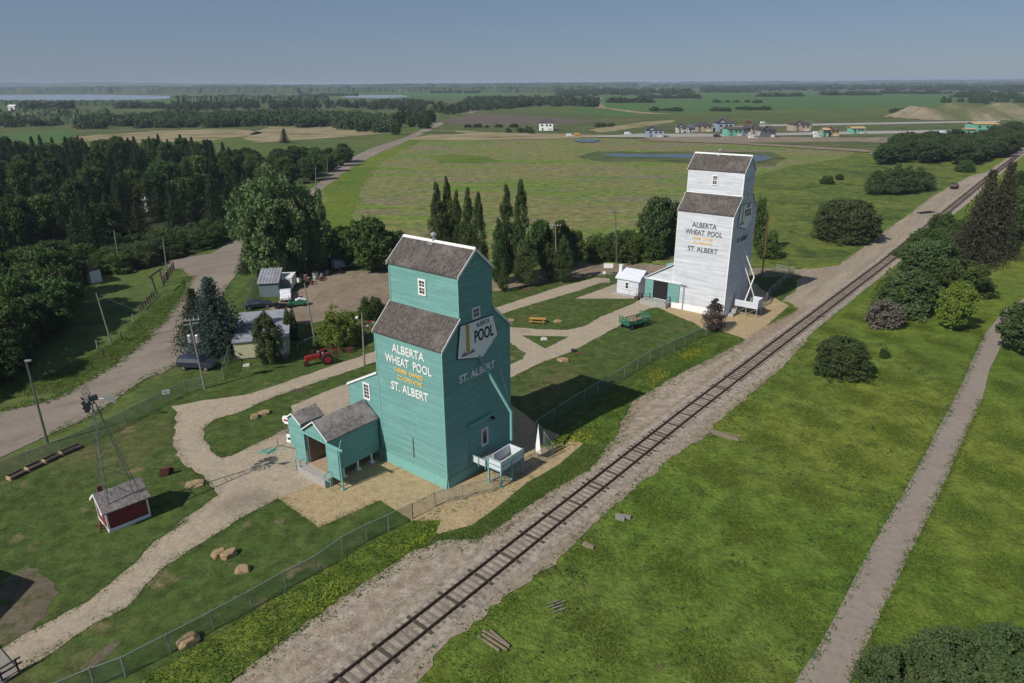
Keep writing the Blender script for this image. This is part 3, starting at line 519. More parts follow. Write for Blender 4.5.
# small office beside it
OF=thing('office_shed','small teal office with grey roof tucked behind the drive shed of the teal elevator','shed',tuple(Cg),AX)
r=MB(); r.prism([(-18.4,.1),(-18.4,3.3),(-17.4,4.0),(-16.2,3.3),(-16.2,.1)],'y',-4.2,-1.6); r.build('walls',M['teal'],OF)
r=MB(); r.prism([(-17.4,4.02),(-16.0,3.2),(-16.0,3.3),(-17.4,4.14)],'y',-4.35,-1.4); r.build('roof',M['shing'],OF)
r=MB(); r.prism([(-17.4,4.02),(-18.6,3.17),(-18.6,3.27),(-17.4,4.14)],'y',-4.35,-1.4); r.build('roof',M['shing'],OF)
r=MB(); r.prism([(-17.4,4.0),(-15.98,3.16),(-15.98,3.32),(-17.4,4.16),(-18.62,3.29),(-18.62,3.13)],'y',-4.4,-4.352); r.build('barge_board',M['wtrim'],OF)
win(OF,'s',(-16.2,-3.3,2.55),.8,.9,2,1); win(OF,'s',(-16.2,-2.4,2.55),.8,.9,2,1)
# sign boards leaning at the office front
for i,(px,py,lab,w,h) in enumerate(((288,434,'round white sign board leaning at the office corner',1.1,1.1),(291,444,'low white barrier board standing on the gravel beside the office',1.0,1.2))):
    p=g(px,py); s=thing('sign_board',lab,'sign',tuple(p),AX+.3)
    r=MB(); 
    if i==0: r.tube((0,-.03,1.7),(0,.03,1.7),.5,.5,20)
    else: r.prism([(-.5,.15),(.5,.15),(.4,1.1),(-.4,1.1)],'y',-.03,.03)
    pn=r.build('panel',M['signw'],s)
    r=MB(); r.box(-.3,.3,-.05,-.031,(1.55 if i==0 else .5),(1.75 if i==0 else .75)); r.build('red_band' if i==0 else 'dark_band',M['red' if i==0 else 'black'],pn)
    r=MB(); r.bar((-.3,.05,0),(-.3,.05,1.4),.06); r.bar((.3,.05,0),(.3,.05,1.4),.06); r.bar((-.3,.6,0),(-.3,.05,1.0),.05); r.build('legs',M['wood'],s)
# loading platform on the track side of the teal elevator
LP=thing('loading_platform','raised white plank loading box on teal legs at the track side of the teal elevator','platform',tuple(Cg),AX)
r=MB(); r.box(.3,3.75,3.2,6.4,1.62,1.72); r.build('deck',M['greywood'],LP)
for (x0,x1,y0,y1,z1) in ((2.2,3.7,3.2,3.28,2.75),(3.66,3.74,3.28,6.35,2.75),(2.2,3.66,6.3,6.38,2.75),(2.16,2.24,3.9,6.3,2.75),(.3,2.1,3.0,3.08,2.35)):
    r=MB(); r.box(x0,x1,y0,y1,1.72,z1); r.build('side_board',M['white' if x0<3 else 'wtrim'],LP)
r=MB()
for x,y in ((2.2,3.15),(3.78,3.15),(3.78,6.43),(3.78,4.7)): r.bar((x,y,1.5),(x,y,2.8),.09)
for z in (1.75,2.25,2.78): r.bar((2.2,3.12,z),(3.8,3.12,z),.06); r.bar((3.82,3.12,z),(3.82,6.4,z),.06)
for x in (.35,1.2,2.05): r.bar((x,2.95,1.5),(x,2.95,2.5),.07)
r.bar((.35,2.95,2.45),(2.1,2.95,2.45),.07); r.build('teal_frame',M['teal2'],LP)
for x,y in ((2.25,3.2),(3.7,3.2),(3.7,6.35),(2.25,6.35),(3.7,4.8)):
    r=MB(); r.bar((x,y,.03),(x,y,1.62),.14); r.box(x-.16,x+.16,y-.16,y+.16,.02,.14); r.build('leg',M['teal2'],LP)
r=MB(); r.bar((2.25,3.2,.4),(3.7,3.2,1.5),.07); r.bar((3.7,3.2,.5),(3.7,6.35,1.5),.07); r.bar((3.7,3.2,1.5),(3.7,6.35,.6),.07); r.build('brace',M['teal2'],LP)
r=MB(); 
for k in range(6): r.box(1.2+.0*k,2.1,6.6+.3*k,6.85+.3*k,1.4-.22*k,1.46-.22*k)
r.bar((1.2,6.6,1.45),(1.2,8.4,.05),.08); r.bar((2.1,6.6,1.45),(2.1,8.4,.05),.08); r.build('steps',M['greywood'],LP)
p=g(534,459); sh=thing('wind_screen','tall white triangular sheet standing at the fence beside the teal elevator','screen',tuple(p),AX)
r=MB(); r.prism([(.1,.8),(.85,.9),(.5,3.9)],'y',-.02,.02); r.build('sheet',M['signw'],sh); r=MB(); r.bar((.5,.05,0),(.5,.05,4.0),.07); r.build('post',M['galv'],sh)
# ---------------- white elevator ----------------
Cw=g(723,318)
WE=elevator('grain_elevator','white wooden grain elevator with dark grey lettering, farther of the two elevators',tuple(Cw),
 dict(w=9.05,ze=16.1,c0=2.55,c1=6.85,zb=18.5,zc=22.25,zr=24.35,skirt='wtrim',corner='wtrim',fw=(-4.55,20.8),sw=(4.6,18.7),dw=(3.6,2.6,.8),door=(5.3,1.6,2.0),
  letters=[('ALBERTA',6.5,2.5,13.75,.8,'greyt',.012),('WHEAT  POOL',7.55,1.5,12.6,.8,'greyt',.012),('FARMER  OWNED',6.3,2.9,11.9,.35,'yellow',.02),('CO-OPERATIVE',6.2,3.0,11.2,.35,'yellow',.02),('ST. ALBERT',6.9,1.95,9.95,.8,'greyt',.012)],
  sign=[(2.33,17.4),(6.75,17.24),(7.21,14.6),(5.33,13.32),(1.76,14.3)],st=(2.2,6.6,11.6)),'white','signw','wtrim','greyt',side_letter='greyt')
r=MB(); r.tube((.05,4.34,9.8),(2.5,6.5,1.8),.09); r.tube((.05,4.54,11.15),(2.2,5.6,5.8),.09); r.tube((2.2,5.6,5.9),(2.0,3.0,2.1),.09); r.build('grain_spout',M['wtrim'],WE)
r=MB(); r.prism([(-13.85,.05),(-9.06,.05),(-9.06,7.2),(-13.85,4.45)],'y',.004,7.4)
dsw=r.build('drive_shed',M['white'],WE)
r=MB(); r.prism([(-14.1,4.35),(-9.06,7.25),(-9.06,7.4),(-14.1,4.5)],'y',-.3,7.6); r.build('roof',M['whiteroof'],dsw)
r=MB(); r.box(-14.1,-7.4,-.22,-.05,4.2,4.38); r.build('door_rail',M['wtrim'],dsw)
for x0,x1 in ((-13.9,-12.4),(-9.75,-7.7)):
    r=MB(); r.box(x0,x1,-.16,-.05,1.05,4.15); d=r.build('sliding_door',M['teal'],dsw)
r=MB(); r.box(-12.4,-9.75,-.03,-.001,1.1,4.1); r.build('dark_opening_panel',M['black'],dsw)  # black sheet over solid wall, painted shade of the open door
r=MB(); r.box(-12.6,-9.5,-1.5,-.17,.9,1.0); r.box(-13.9,-9.2,-1.6,-.17,.06,.9); r.build('door_ramp',M['conc'],dsw)
for x in (-12.9,-9.2):
    r=MB(); r.bar((x,-1.5,.2),(x,-1.5,1.9),.06); r.bar((x,-.3,.2),(x,-.3,1.9),.06); r.bar((x,-1.5,1.85),(x,-.3,1.85),.06); r.bar((x,-1.5,1.3),(x,-.3,1.3),.06)
    r.build('guard_rail',M['creo'],dsw)
r=MB(); r.bar((-6.9,-.3,.1),(-6.9,-.3,4.3),.08); r.bar((-6.4,-.3,4.2),(-7.6,-.3,4.2),.07); r.bar((-14.6,-.3,.1),(-14.6,-.3,4.3),.08); r.build('rail_post',M['steel'],dsw)
r=MB(); r.prism([(-11.9,5.0),(-9.06,6.5),(-9.06,7.3),(-11.9,6.3)],'y',3.2,3.5); r.build('upper_hatch',M['teal'],dsw)
# its small office hut
HU=thing('office_hut','small white office hut with pale roof and corner chimney, left of the white elevator','hut',tuple(Cw),AX)
r=MB(); r.prism([(1.2,.3),(5.0,.3),(5.0,3.0),(3.1,4.35),(1.2,3.0)],'x',-20.1,-15.9); r.build('walls',M['white'],HU)
for sg in (-1,1):
    r=MB(); y0=3.1+sg*2.15; r.prism([(3.1,4.4),(y0,2.88),(y0,3.02),(3.1,4.54)],'x',-20.4,-15.6); r.build('roof',M['whiteroof'],HU)
r=MB(); r.prism([(1.0,2.8),(3.1,4.3),(5.2,2.8),(5.2,3.1),(3.1,4.58),(1.0,3.1)],'x',-15.59,-15.53); r.build('barge_board',M['wtrim'],HU)
r=MB(); r.box(-20.3,-19.8,2.0,2.5,3.3,5.0); r.box(-20.36,-19.74,1.94,2.56,5.0,5.12); r.build('chimney',M['wtrim'],HU)
win(HU,'f',(-18.1,1.2,1.9),.85,1.3,2,1)
r=MB(); r.box(-20.6,-15.4,.7,5.4,.07,.3); r.build('plinth',M['conc'],HU)
r=MB(); r.bar((-17.0,.1,1.4),(-15.6,.1,1.9),.05); r.bar((-17.0,.1,.1),(-17.0,.1,1.4),.05); r.bar((-15.6,.1,.1),(-15.6,.1,1.9),.05); r.bar((-15.6,.1,1.9),(-14.8,.1,1.9),.05); r.build('hand_rail',M['galv'],HU)
r=MB(); r.box(-15.8,-15.1,-.3,.5,.07,.7); r.box(-15.6,-14.9,.6,1.2,.07,1.0); r.build('step',M['creo'],HU)
# platform of the white elevator
LP2=thing('loading_platform','white plank loading platform under the crossed spouts at the white elevator','platform',tuple(Cw),AX)
r=MB(); r.box(.3,4.2,3.0,5.2,1.6,1.7); r.build('deck',M['greywood'],LP2)
for (x0,x1,y0,y1,z1) in ((.5,4.2,2.95,3.02,2.5),(4.15,4.22,3.02,5.2,2.9),(2.6,4.1,5.12,5.2,2.9)):
    r=MB(); r.box(x0,x1,y0,y1,1.5,z1); r.build('side_board',M['white'],LP2)
for x,y in ((.8,3.1),(2.4,3.1),(4.1,3.1),(4.1,5.1),(2.4,5.1)):
    r=MB(); r.bar((x,y,.05),(x,y,1.6),.12); r.build('leg',M['galv'],LP2)
r=MB(); r.bar((.8,3.1,.3),(2.4,3.1,1.5),.06); r.bar((2.4,3.1,.3),(4.1,3.1,1.5),.06); r.build('brace',M['galv'],LP2)
r=MB(); r.box(2.0,3.2,5.6,6.6,.1,2.3); r.build('bin',M['galv'],LP2)
r=MB(); r.box(.3,1.1,1.2,2.8,.05,.5); r.box(.3,1.1,2.2,2.9,.5,1.0); r.build('steps',M['conc'],LP2)
# ---------------- well house and windmill ----------------
a=g(110,533); b=g(151,516.5); ex=(b-a).normalized(); L=(b-a).length; az=math.atan2(ex.y,ex.x); Wd=2.9
WH=thing('well_house','small dark red shed with grey shingled roof and white corner boards under the windmill','shed',tuple(a),az)
r=MB(); r.prism([(0,0.05),(Wd,.05),(Wd,2.05),(Wd/2,3.1),(0,2.05)],'x',0,L); r.build('walls',M['redsid'],WH)
for sg in (-1,1):
    r=MB(); y0=Wd/2+sg*(Wd/2+.25); r.prism([(Wd/2,3.13),(y0,1.92),(y0,2.03),(Wd/2,3.25)],'x',-.25,L+.25); r.build('roof',M['shing'],WH)
r=MB(); 
for sg in (-1,1):
    y0=Wd/2+sg*(Wd/2+.27); r.prism([(Wd/2,3.05),(y0,1.83),(y0,2.05),(Wd/2,3.27)],'x',-.31,-.252)
r.box(-.03,.1,-.03,.0,.05,1.95); r.box(-.03,-.002,0,.12,.05,1.95); r.box(L-.1,L+.03,-.03,-.002,.05,1.95); r.box(-.03,-.002,Wd-.12,Wd,.05,1.95); r.build('white_trim',M['wtrim'],WH)
r=MB(); r.box(0,L,-.05,-.0301,.04,.35); r.box(-.05,-.031,0,Wd,.04,.3); r.build('base_board',M['wtrim'],WH)
r=MB(); w0=Wd*.5; 
r.box(-.06,-.003,w0-.4,w0+.4,1.0,1.1); r.box(-.06,-.003,w0-.4,w0+.4,1.75,1.85); r.box(-.06,-.003,w0-.4,w0-.32,1.1,1.75); r.box(-.06,-.003,w0+.32,w0+.4,1.1,1.75); f=r.build('window',M['wtrim'],WH)
r=MB(); r.box(-.03,-.002,w0-.32,w0+.32,1.1,1.75); r.build('pane',M['glass'],f)
r=MB(); r.box(.2,.6,Wd/2+.35,Wd/2+.75,2.6,3.55); r.build('chimney',M['rust'],WH)
r=MB(); r.bar((-.5,.5,.5),(-.5,1.6,.5),.1); r.bar((-.5,.5,0),(-.5,.5,.5),.08); r.bar((-.5,1.6,0),(-.5,1.6,.5),.08); r.tube((-.3,1.0,.05),(-.3,1.0,.8),.07); r.build('pump',M['rust'],WH)
WM=thing('windmill','tall slim galvanised farm windmill standing on the red well house roof','windmill',tuple(a),az)
cx,cy=L*.52,Wd/2; top=(cx-.25,cy+.25,11.0); ft=[(cx+sx_*1.25,cy+sy_*1.15,2.25+.0) for sx_ in (-1,1) for sy_ in (-1,1)]
for q in ft:
    r=MB(); r.tube(q,(top[0]+(q[0]-cx)*.09,top[1]+(q[1]-cy)*.09,top[2]),.038,.028,5); r.build('leg',M['dsteel'],WM)
r=MB(); lv=[.02,.2,.38,.55,.7,.82,.92]
def at_(q,t): return tuple(q[i]+( (top[i]+((q[i]-(cx,cy)[i])*.09 if i<2 else 0)) -q[i])*t for i in range(3))
ring=[ft[0],ft[1],ft[3],ft[2]]
for k,t_ in enumerate(lv):
    for i in range(4):
        r.tube(at_(ring[i],t_),at_(ring[(i+1)%4],t_),.02,.02,4)
        if k<len(lv)-1:
            r.tube(at_(ring[i],t_),at_(ring[(i+1)%4],lv[k+1]),.012,.012,3)
r.build('girts',M['dsteel'],WM)
hd=MB(); hz=11.4; tx,ty=top[0],top[1]; hd.box(tx-.3,tx+.35,ty-.15,ty+.15,hz-.2,hz+.2); hd.tube((tx,ty,10.9),(tx,ty,11.3),.06); hd.build('gear_head',M['dsteel'],WM)
# rotor plane facing left/back of the mill
ra=math.radians(196)-az; ax=Vector((math.cos(ra),math.sin(ra),0)); sd=Vector((-ax.y,ax.x,0)); up=Vector((0,0,1)); hc=Vector((tx,ty,hz))+ax*.45
r=MB(); 
for k in range(14):
    t_=6.283*k/14; rd=sd*math.cos(t_)+up*math.sin(t_); tn=(-sd*math.sin(t_)+up*math.cos(t_))*.8+ax*.35
    r.add([hc+rd*.38-tn*.07,hc+rd*.38+tn*.07,hc+rd*1.15+tn*.19,hc+rd*1.15-tn*.19],[(0,1,2,3)]); 
    r.add([hc+ax*.012+rd*.38-tn*.07,hc+ax*.012+rd*.38+tn*.07,hc+ax*.012+rd*1.15+tn*.19,hc+ax*.012+rd*1.15-tn*.19],[(3,2,1,0)])
    t2=t_+6.283/14; rd2=sd*math.cos(t2)+up*math.sin(t2)
    for q in (.5,.98): r.tube(hc+rd*q,hc+rd2*q,.015,.015,3)
    if k%3==0: r.tube(hc,hc+rd*1.1,.02,.02,3)
r.build('wind_wheel',M['dsteel'],WM)
r=MB(); e=Vector((tx,ty,hz))-ax*.9+sd*.35; r.tube((tx,ty,hz),e,.03); 
r.add([e+up*.1,e-ax*.75+sd*.2+up*.42,e-ax*.85+sd*.22-up*.42,e-up*.14],[(0,1,2,3)]); r.add([e+up*.1+sd*.02,e-ax*.75+sd*.22+up*.42,e-ax*.85+sd*.24-up*.42,e-up*.14+sd*.02],[(3,2,1,0)]); r.build('tail_vane',M['galv'],WM)
# ---------------- yard buildings ----------------
AZT=math.radians(16)
def face(pl,pr):
    a=g(*pl); b=g(*pr); e=(b-a); return a,e.length,math.atan2(e.y,e.x)
a=g(236,361); az=AZT; L=7.0; TR=thing('site_trailer','long cream sided trailer with flat grey roof beside the blue spruce','trailer',tuple(a),az)
Dt=13.0; Ht=2.6
r=MB(); r.box(0,L,0,Dt,.25,Ht); r.build('walls',M['cream'],TR)
r=MB(); r.box(-.2,L+.2,-.2,Dt+.2,Ht,Ht+.14); r.build('roof',M['roofgrey'],TR)
r=MB(); r.box(.1,L-.1,.1,Dt-.1,.0,.25); r.build('skirting',M['greywood'],TR)
r=MB(); r.box(L*.82,L*.82+.9,-.04,-.002,.4,2.3); d=r.build('door',M['wtrim'],TR); r=MB(); r.box(L*.82+.75,L*.82+.82,-.08,-.041,1.2,1.3); r.build('handle',M['steel'],d)
for y in (2.5,6.5,10):
    f=MB().box(L+.002,L+.05,y-.6,y+.6,1.1,2.0).build('window',M['wtrim'],TR); MB().box(L+.051,L+.06,y-.5,y+.5,1.2,1.9).build('pane',M['glass'],f)
MB().box(L*.8,L*.8+1.2,-1.2,-.05,.0,.4).build('step',M['greywood'],TR)
a,L,az=face((260,297.4),(279.6,296.3)); MS=thing('metal_shed','grey corrugated steel shed with a sloping ribbed roof at the yard corner','shed',tuple(a),az)
r=MB(); r.prism([(0,0),(5.5,0),(5.5,3.6),(0,2.5)],'x',0,L); r.build('walls',M['greymetal'],MS)
r=MB(); s=(3.6-2.5)/5.5
for k in range(14):
    x0=-.2+(L+.4)*k/14; x1=-.2+(L+.4)*(k+1)/14
    r.prism([(-.25,2.5-.25*s+.01),(5.75,3.6+.25*s+.01),(5.75,3.6+.25*s+(.16 if k%2 else .1)),(-.25,2.5-.25*s+(.16 if k%2 else .1))],'x',x0,x1-.001)
r.build('roof',M['roofgrey'],MS)
# houses in the woods
for i,(px,py,lab,rm,wd,hh,z) in enumerate(((166,203,'pale roofed house mostly hidden among the dark spruces','wtrim',9,4.5,0),(176,200,'second pale roof beside the hidden house in the spruces','wtrim',5,5,0),(152,214,'low blue grey roof glimpsed through the spruces','hb',4,4,0),(12,111,'tiny pale building among the scrub at the far left','wtrim',12,7,0),(87,283,'small white shed with a brown roof at the foot of the left trees','wtrim',3.0,2.4,0))):
    p=g(px,py); s=thing('house' if i<4 else 'garden_shed',lab,'house' if i<4 else 'shed',tuple(p),-.15 if i<4 else -.5); d=wd*.7
    r=MB(); r.box(-wd/2,wd/2,0,d,0,hh); r.build('walls',M['hw' if i<4 else 'wtrim'],s)
    r=MB(); r.prism([(-.3,hh-.1),(d/2,hh+d*.22),(d+.3,hh-.1),(d+.3,hh+.06),(d/2,hh+d*.22+.16),(-.3,hh+.06)],'x',-wd/2-.3,wd/2+.3); r.build('roof',M[rm if i<4 else 'hbr'],s)
    r=MB(); r.box(-wd*.1,wd*.12,-.06,-.002,.1,min(2.0,hh*.8)); r.build('door',M['hd' if i<4 else 'greywood'],s)
    if i==0:
        for dx in (-3,3): MB().box(dx-.6,dx+.6,-.06,-.002,1.2,2.4).build('window',M['glass'],s)
# ---------------- new houses far off ----------------
def house(px,py,wpx,hpx,label,wall='hw',roof='hr',kind=0,rz=.0,depth=None,name='house',cat='house',group='new houses beyond the meadow'):
    m=mpp(px,py); w=wpx*m; hh=hpx*m; p=g(px,py); s=thing(name,label,cat,tuple(p),rz,group); d=depth or w*.85; ev=hh*(.66 if kind!=2 else .82)
    r=MB(); r.box(-w/2,w/2,0,d,0,ev)
    if kind==1: r.prism([(-w/2+.02,ev),(-w*.0,ev),(-w*.25,hh*.95)],'y',.02,d*.5)
    r.build('walls',M[wall],s)
    o_=.5; r=MB()
    if kind==2: r.prism([(-o_,ev),(d/2,hh),(d+o_,ev),(d+o_,ev+.3),(d/2,hh+.3),(-o_,ev+.3)],'x',-w/2-o_,w/2+o_)
    else:
        x0,x1,y0,y1=-w/2-o_,w/2+o_,-o_,d+o_; k=min(w,d)*.42
        r.add([(x0,y0,ev),(x1,y0,ev),(x1,y1,ev),(x0,y1,ev),(x0+k,(y0+y1)/2,hh),(x1-k,(y0+y1)/2,hh)],[(0,1,5,4),(1,2,5),(2,3,4,5),(3,0,4),(3,2,1,0)])
        if kind==1: r.prism([(-w/2-.4,ev-.1),(-w*.25,hh*.97),(0.3,ev-.1),(0.3,ev+.3),(-w*.25,hh*.97+.4),(-w/2-.4,ev+.3)],'y',-.6,d*.5)
    r.build('roof',M[roof],s)
    for fx in (-.28,.05,.3):
        MB().box(w*fx-.8,w*fx+.8,-.12,-.003,ev*.6,ev*.82).build('window',M['glass'],s)
    MB().box(w*.12,w*.12+w*.28,-.15,-.004,.05,ev*.36).build('garage_door',M['hw' if wall!='hw' else 'hd'],s)
    MB().box(-w*.3,-w*.3+1.2,-.15,-.004,.05,2.2).build('door',M['hd'],s)
    return s
house(655,137.5,17,10.5,'blue grey house with dark right side, leftmost of the new houses','hb','hr',1,-.1)
house(682,133.2,10,9,'pale house with a rounded gable, second from the left among the new houses','hw','hr',1,.0)
house(691.5,133.2,7,8,'narrow pale house squeezed between two wider new houses','hw','hd',0,.1)
house(704,132,18,9,'wide tan house with dark low roof in the new row','ht','hr',0,.05)
house(725,132,17,13,'tallest grey house of the new row, with a steep gable','hb','hr',1,.05)
house(735,136.5,16,8.5,'half built house wrapped in bright green sheathing in the middle of the row','sheathing','hbr',2,.1)
house(747,134.5,9,9,'dark house directly behind the green wrapped one','hd','hr',0,.0); house(756,134.5,11,9.5,'beige house with dark roof near the right end of the row','ht','hr',1,.1)
house(769,137.5,13,11,'dark grey house with pale garage at the right end of the row','hd','hr',1,-.15)
house(802,131.5,18,10,'detached grey gabled house standing alone right of the row','ht','hr',1,.05)
house(832,136.5,15,9.5,'unfinished house half green sheathing and half bare timber','osb','hbr',1,.05); house(825.5,136.8,6,8,'green sheathed wing of the unfinished timber house','sheathing','osb',2,.05)
house(858,134,13,6.5,'low unfinished green walled house with a timber deck roof','sheathing','osb',2,.0)
house(985,132.5,22,9.5,'large unfinished green house with pale timber roof near the right edge','sheathing','osb',2,-.1); house(970.5,132.8,9,4,'low green and timber garage left of the large unfinished house','sheathing','osb',2,-.1)
house(546,131,14,11.5,'lone white house with a brown hip roof in the far meadow','wtrim','hr',0,-.1,group='scattered far houses')
house(597,99.2,9,1.6,'faint pale farm building in the far distance left of the green field','wtrim','hr',2,group='scattered far houses',depth=20)
for i,(x,y,w) in enumerate(((128,85.6,6),(134,85.5,4),(142,85.3,4),(163,85.5,8),(186,85.4,7),(230,86.2,10),(245,86.2,8),(118,85.8,4))):
    m=mpp(x,y); p=g(x,y); s=thing('warehouse','pale building of the distant town on the left horizon','building',tuple(p),0,'distant town buildings'); hh=(40 if i!=2 else 90)
    MB().box(-w*m/2,w*m/2,0,60,0,hh).build('walls',M['wtrim' if i!=2 else 'hb'],s); MB().box(-w*m/2-3,w*m/2+3,-3,63,hh,hh+4).build('roof',M['roofgrey'],s)
# ---------------- vegetation templates ----------------
def leafquad(V,F,c,s,rnd,up=.3,nrm=None):
    n=Vector((rnd.gauss(0,1),rnd.gauss(0,1),rnd.gauss(0,1)+up))
    if nrm is not None: n=n.normalized()*.8+nrm
    n.normalize(); u=n.orthogonal().normalized(); a=rnd.uniform(0,6.28); w=n.cross(u); u2=u*math.cos(a)+w*math.sin(a); w2=n.cross(u2)
    k=len(V); l=s*rnd.uniform(.7,1.4); b=s*rnd.uniform(.35,.7)
    V+= [c-u2*l*.5,c+w2*b*.5,c+u2*l*.5,c-w2*b*.5]; F.append((k,k+1,k+2,k+3))
def template(kind,seed):
    "unit tree: height 1, returns (trunk MB, crown mesh data); radius given for crown width 1"
    rnd=random.Random(seed); V=[];F=[]; T=MB()
    if kind in('spruce','spruce_near'):
        T.tube((0,0,0),(0,0,.97),.016,.002,7); near=kind=='spruce_near'; L=44 if near else 26
        for k in range(L):
            h=.05+.93*(k/L)**.92; r=.5*(1-(h-.05)/.95)**.85+.015; nb=int((15 if near else 9)*(r+.3)/.6)+3
            a0=rnd.uniform(0,6.28)
            for j in range(nb):
                a=a0+6.283*j/nb+rnd.uniform(-.25,.25); rr=r*rnd.uniform(.72,1.12); d=Vector((math.cos(a),math.sin(a),0))
                m=max(3,int(rr*(26 if near else 14)))
                if near: T.tube((0,0,h+.01),tuple(d*rr*.8+Vector((0,0,h-.02))),.003,.001,3,False)
                for i in range(m):
                    t=(i+.5)/m; z=h-.10*rr*t*1.6+.04*t*t+rnd.uniform(-.008,.008)
                    c=d*(rr*t)+Vector((rnd.uniform(-.02,.02),rnd.uniform(-.02,.02),z))
                    leafquad(V,F,c,(.032 if near else .055)*(1.15-.4*t),rnd,.9)
                    sd=Vector((-d.y,d.x,0))
                    for sg in (-1,1):
                        leafquad(V,F,c+sd*sg*rnd.uniform(.01,.045)*(1.1-t)+Vector((0,0,-.006)),(.03 if near else .05),rnd,.7)
    elif kind=='poplar':
        T.tube((0,0,0),(0,0,.9),.016,.003,7)
        cl=[]
        for k in range(120):
            h=rnd.uniform(.07,.99); prof=math.sin(min(1,(h)/.28)*1.57)*(1-max(0,(h-.45)/.56)**1.5)
            a=rnd.uniform(0,6.28); r=.5*prof*rnd.uniform(.45,1.0); cl.append((Vector((math.cos(a)*r,math.sin(a)*r,h)),.16*(.5+prof*.6)))
        for c,r in cl:
            for i in range(58):
                d=Vector((rnd.gauss(0,1),rnd.gauss(0,1),rnd.gauss(0,1))); d.normalize()
                q=c+Vector((d.x*r,d.y*r,d.z*r*.42))*rnd.uniform(.5,1.05)
                leafquad(V,F,q,.05,rnd,.1,d)
    else:
        P=dict(broad=(.12,170,56,.135,.065,1),cotton=(.03,190,95,.12,.055,1),bush=(0,90,60,.16,.08,.0),low=(0,190,50,.13,.055,.0),round=(0,430,46,.095,.036,0),far=(.05,26,24,.24,.17,1))[kind]
        hb,nc,nl,cr,ls,tr=P
        if tr:
            T.tube((0,0,0),(.01,0,.45),.035,.02,8)
            for j in range(6):
                a=j*1.05+rnd.uniform(-.2,.2); T.tube((0,0,.15+.05*j),(math.cos(a)*.25,math.sin(a)*.25,.5+.06*j),.016,.004,5,False)
        else:
            for j in range(7):
                a=j*.9; T.tube((0,0,0),(math.cos(a)*.3,math.sin(a)*.3,.6+rnd.uniform(-.1,.2)),.02,.005,5,False)
        lobes=[(Vector((math.cos(a)*rnd.uniform(.12,.26),math.sin(a)*rnd.uniform(.12,.26),rnd.uniform(.35,.72) if hb or kind=='cotton' else rnd.uniform(.25,.6))),rnd.uniform(.2,.3)) for a in [i*6.283/7 for i in range(7)]]
        if kind in('cotton',):
            lobs=[]
            for i in range(11):
                a=i*2.4; rr=(.0 if i==0 else (.16 if i<5 else .30)); lobs.append((Vector((math.cos(a)*rr,math.sin(a)*rr,0)),(.98 if i==0 else (.93-rnd.uniform(0,.1) if i<5 else rnd.uniform(.62,.82))),(.16 if i<5 else .15)))
            for o_,tp,lr in lobs:
                for k in range(22):
                    t=rnd.random(); h=.06+(tp-.06)*t; rad=lr*(math.sin(min(1,t/.35)*1.57)**.7)*(1-max(0,(t-.35)/.67)**2)**.5+.01; a=rnd.uniform(0,6.283); r0=rad*rnd.uniform(.6,1)
                    c=Vector((o_.x*(.75+.35*t)+math.cos(a)*r0,o_.y*(.75+.35*t)+math.sin(a)*r0,h)); r=.075
                    for i in range(72):
                        d=Vector((rnd.gauss(0,1),rnd.gauss(0,1),rnd.gauss(0,1))).normalized(); q=c+Vector((d.x*r,d.y*r,d.z*r*.9))*(rnd.uniform(.3,1)**.5)
                        leafquad(V,F,q,.04,rnd,.2,d*.6)
            nc=0
        for k in range(nc):
            # point in a lumpy dome: crown from hb to 1
            if kind=='cotton' or kind=='broad':
                for _ in range(30):
                    h=rnd.uniform(hb,.97); t=(h-hb)/(1-hb); rad=.5*(math.sin(min(1,t/.4)*1.57)**.7)*(1-max(0,(t-.4)/.62)**2.2)**.5
                    a=rnd.uniform(0,6.283); lob=1+.22*math.sin(a*3+seed+h*5)+.12*math.sin(a*7+h*11+seed); r=rad*lob*math.sqrt(rnd.uniform(.25,1))*.86
                    break
                c=Vector((math.cos(a)*r,math.sin(a)*r,h))
            else:
                a=rnd.uniform(0,6.283); t=rnd.random(); h=.06+.86*t; rad=.5*(1-max(0,(h-.35)/.66)**2)**.5
                lob=1+(.06 if kind=='round' else .2)*math.sin(a*3+seed+h*4)
                top=1 if kind=='round' else .82+.18*math.sin(a*5+seed)
                c=Vector((math.cos(a)*rad*lob*math.sqrt(rnd.uniform(.3,1))*.88,math.sin(a)*rad*lob*math.sqrt(rnd.uniform(.3,1))*.88,h*top*.94))
            r=cr*rnd.uniform(.55,1.0)*(1.0 if kind!='round' else .8); out=(c-Vector((0,0,.45)))
            out=out.normalized() if out.length>0.01 else Vector((0,0,1))
            for i in range(nl):
                d=Vector((rnd.gauss(0,1),rnd.gauss(0,1),rnd.gauss(0,1))).normalized()
                if d.dot(out)<-.4 and rnd.random()<.7: continue
                q=c+Vector((d.x*r,d.y*r,d.z*r*.75))*(rnd.uniform(.35,1.0)**.5)
                if q.z<.01: q.z=.02
                leafquad(V,F,q,ls,rnd,.2,d*.6)
    if kind in('broad','low','bush','round'):
        src=[V[i*4] for i in range(len(V)//4)]; ctr=Vector((0,0,.42)); cand=sorted(src,key=lambda q:-((q-ctr).length+rnd.uniform(0,.12)))[:len(src)//3]
        for k in range(110 if kind!='round' else 160):
            q=rnd.choice(cand); d=((q-ctr).normalized()+Vector((0,0,.5))+Vector((rnd.gauss(0,.35),rnd.gauss(0,.35),rnd.gauss(0,.35)))).normalized(); Ls=rnd.uniform(.03,.11 if kind!='round' else .06)
            for i in range(9):
                leafquad(V,F,q+d*Ls*(i/9)+Vector((rnd.gauss(0,.008),rnd.gauss(0,.008),rnd.gauss(0,.008))),ls*.8*(1.1-i/14),rnd,.3)
    me=bpy.data.meshes.new('crown'); me.from_pydata([tuple(v) for v in V],[],F); me.update()
    return T,me
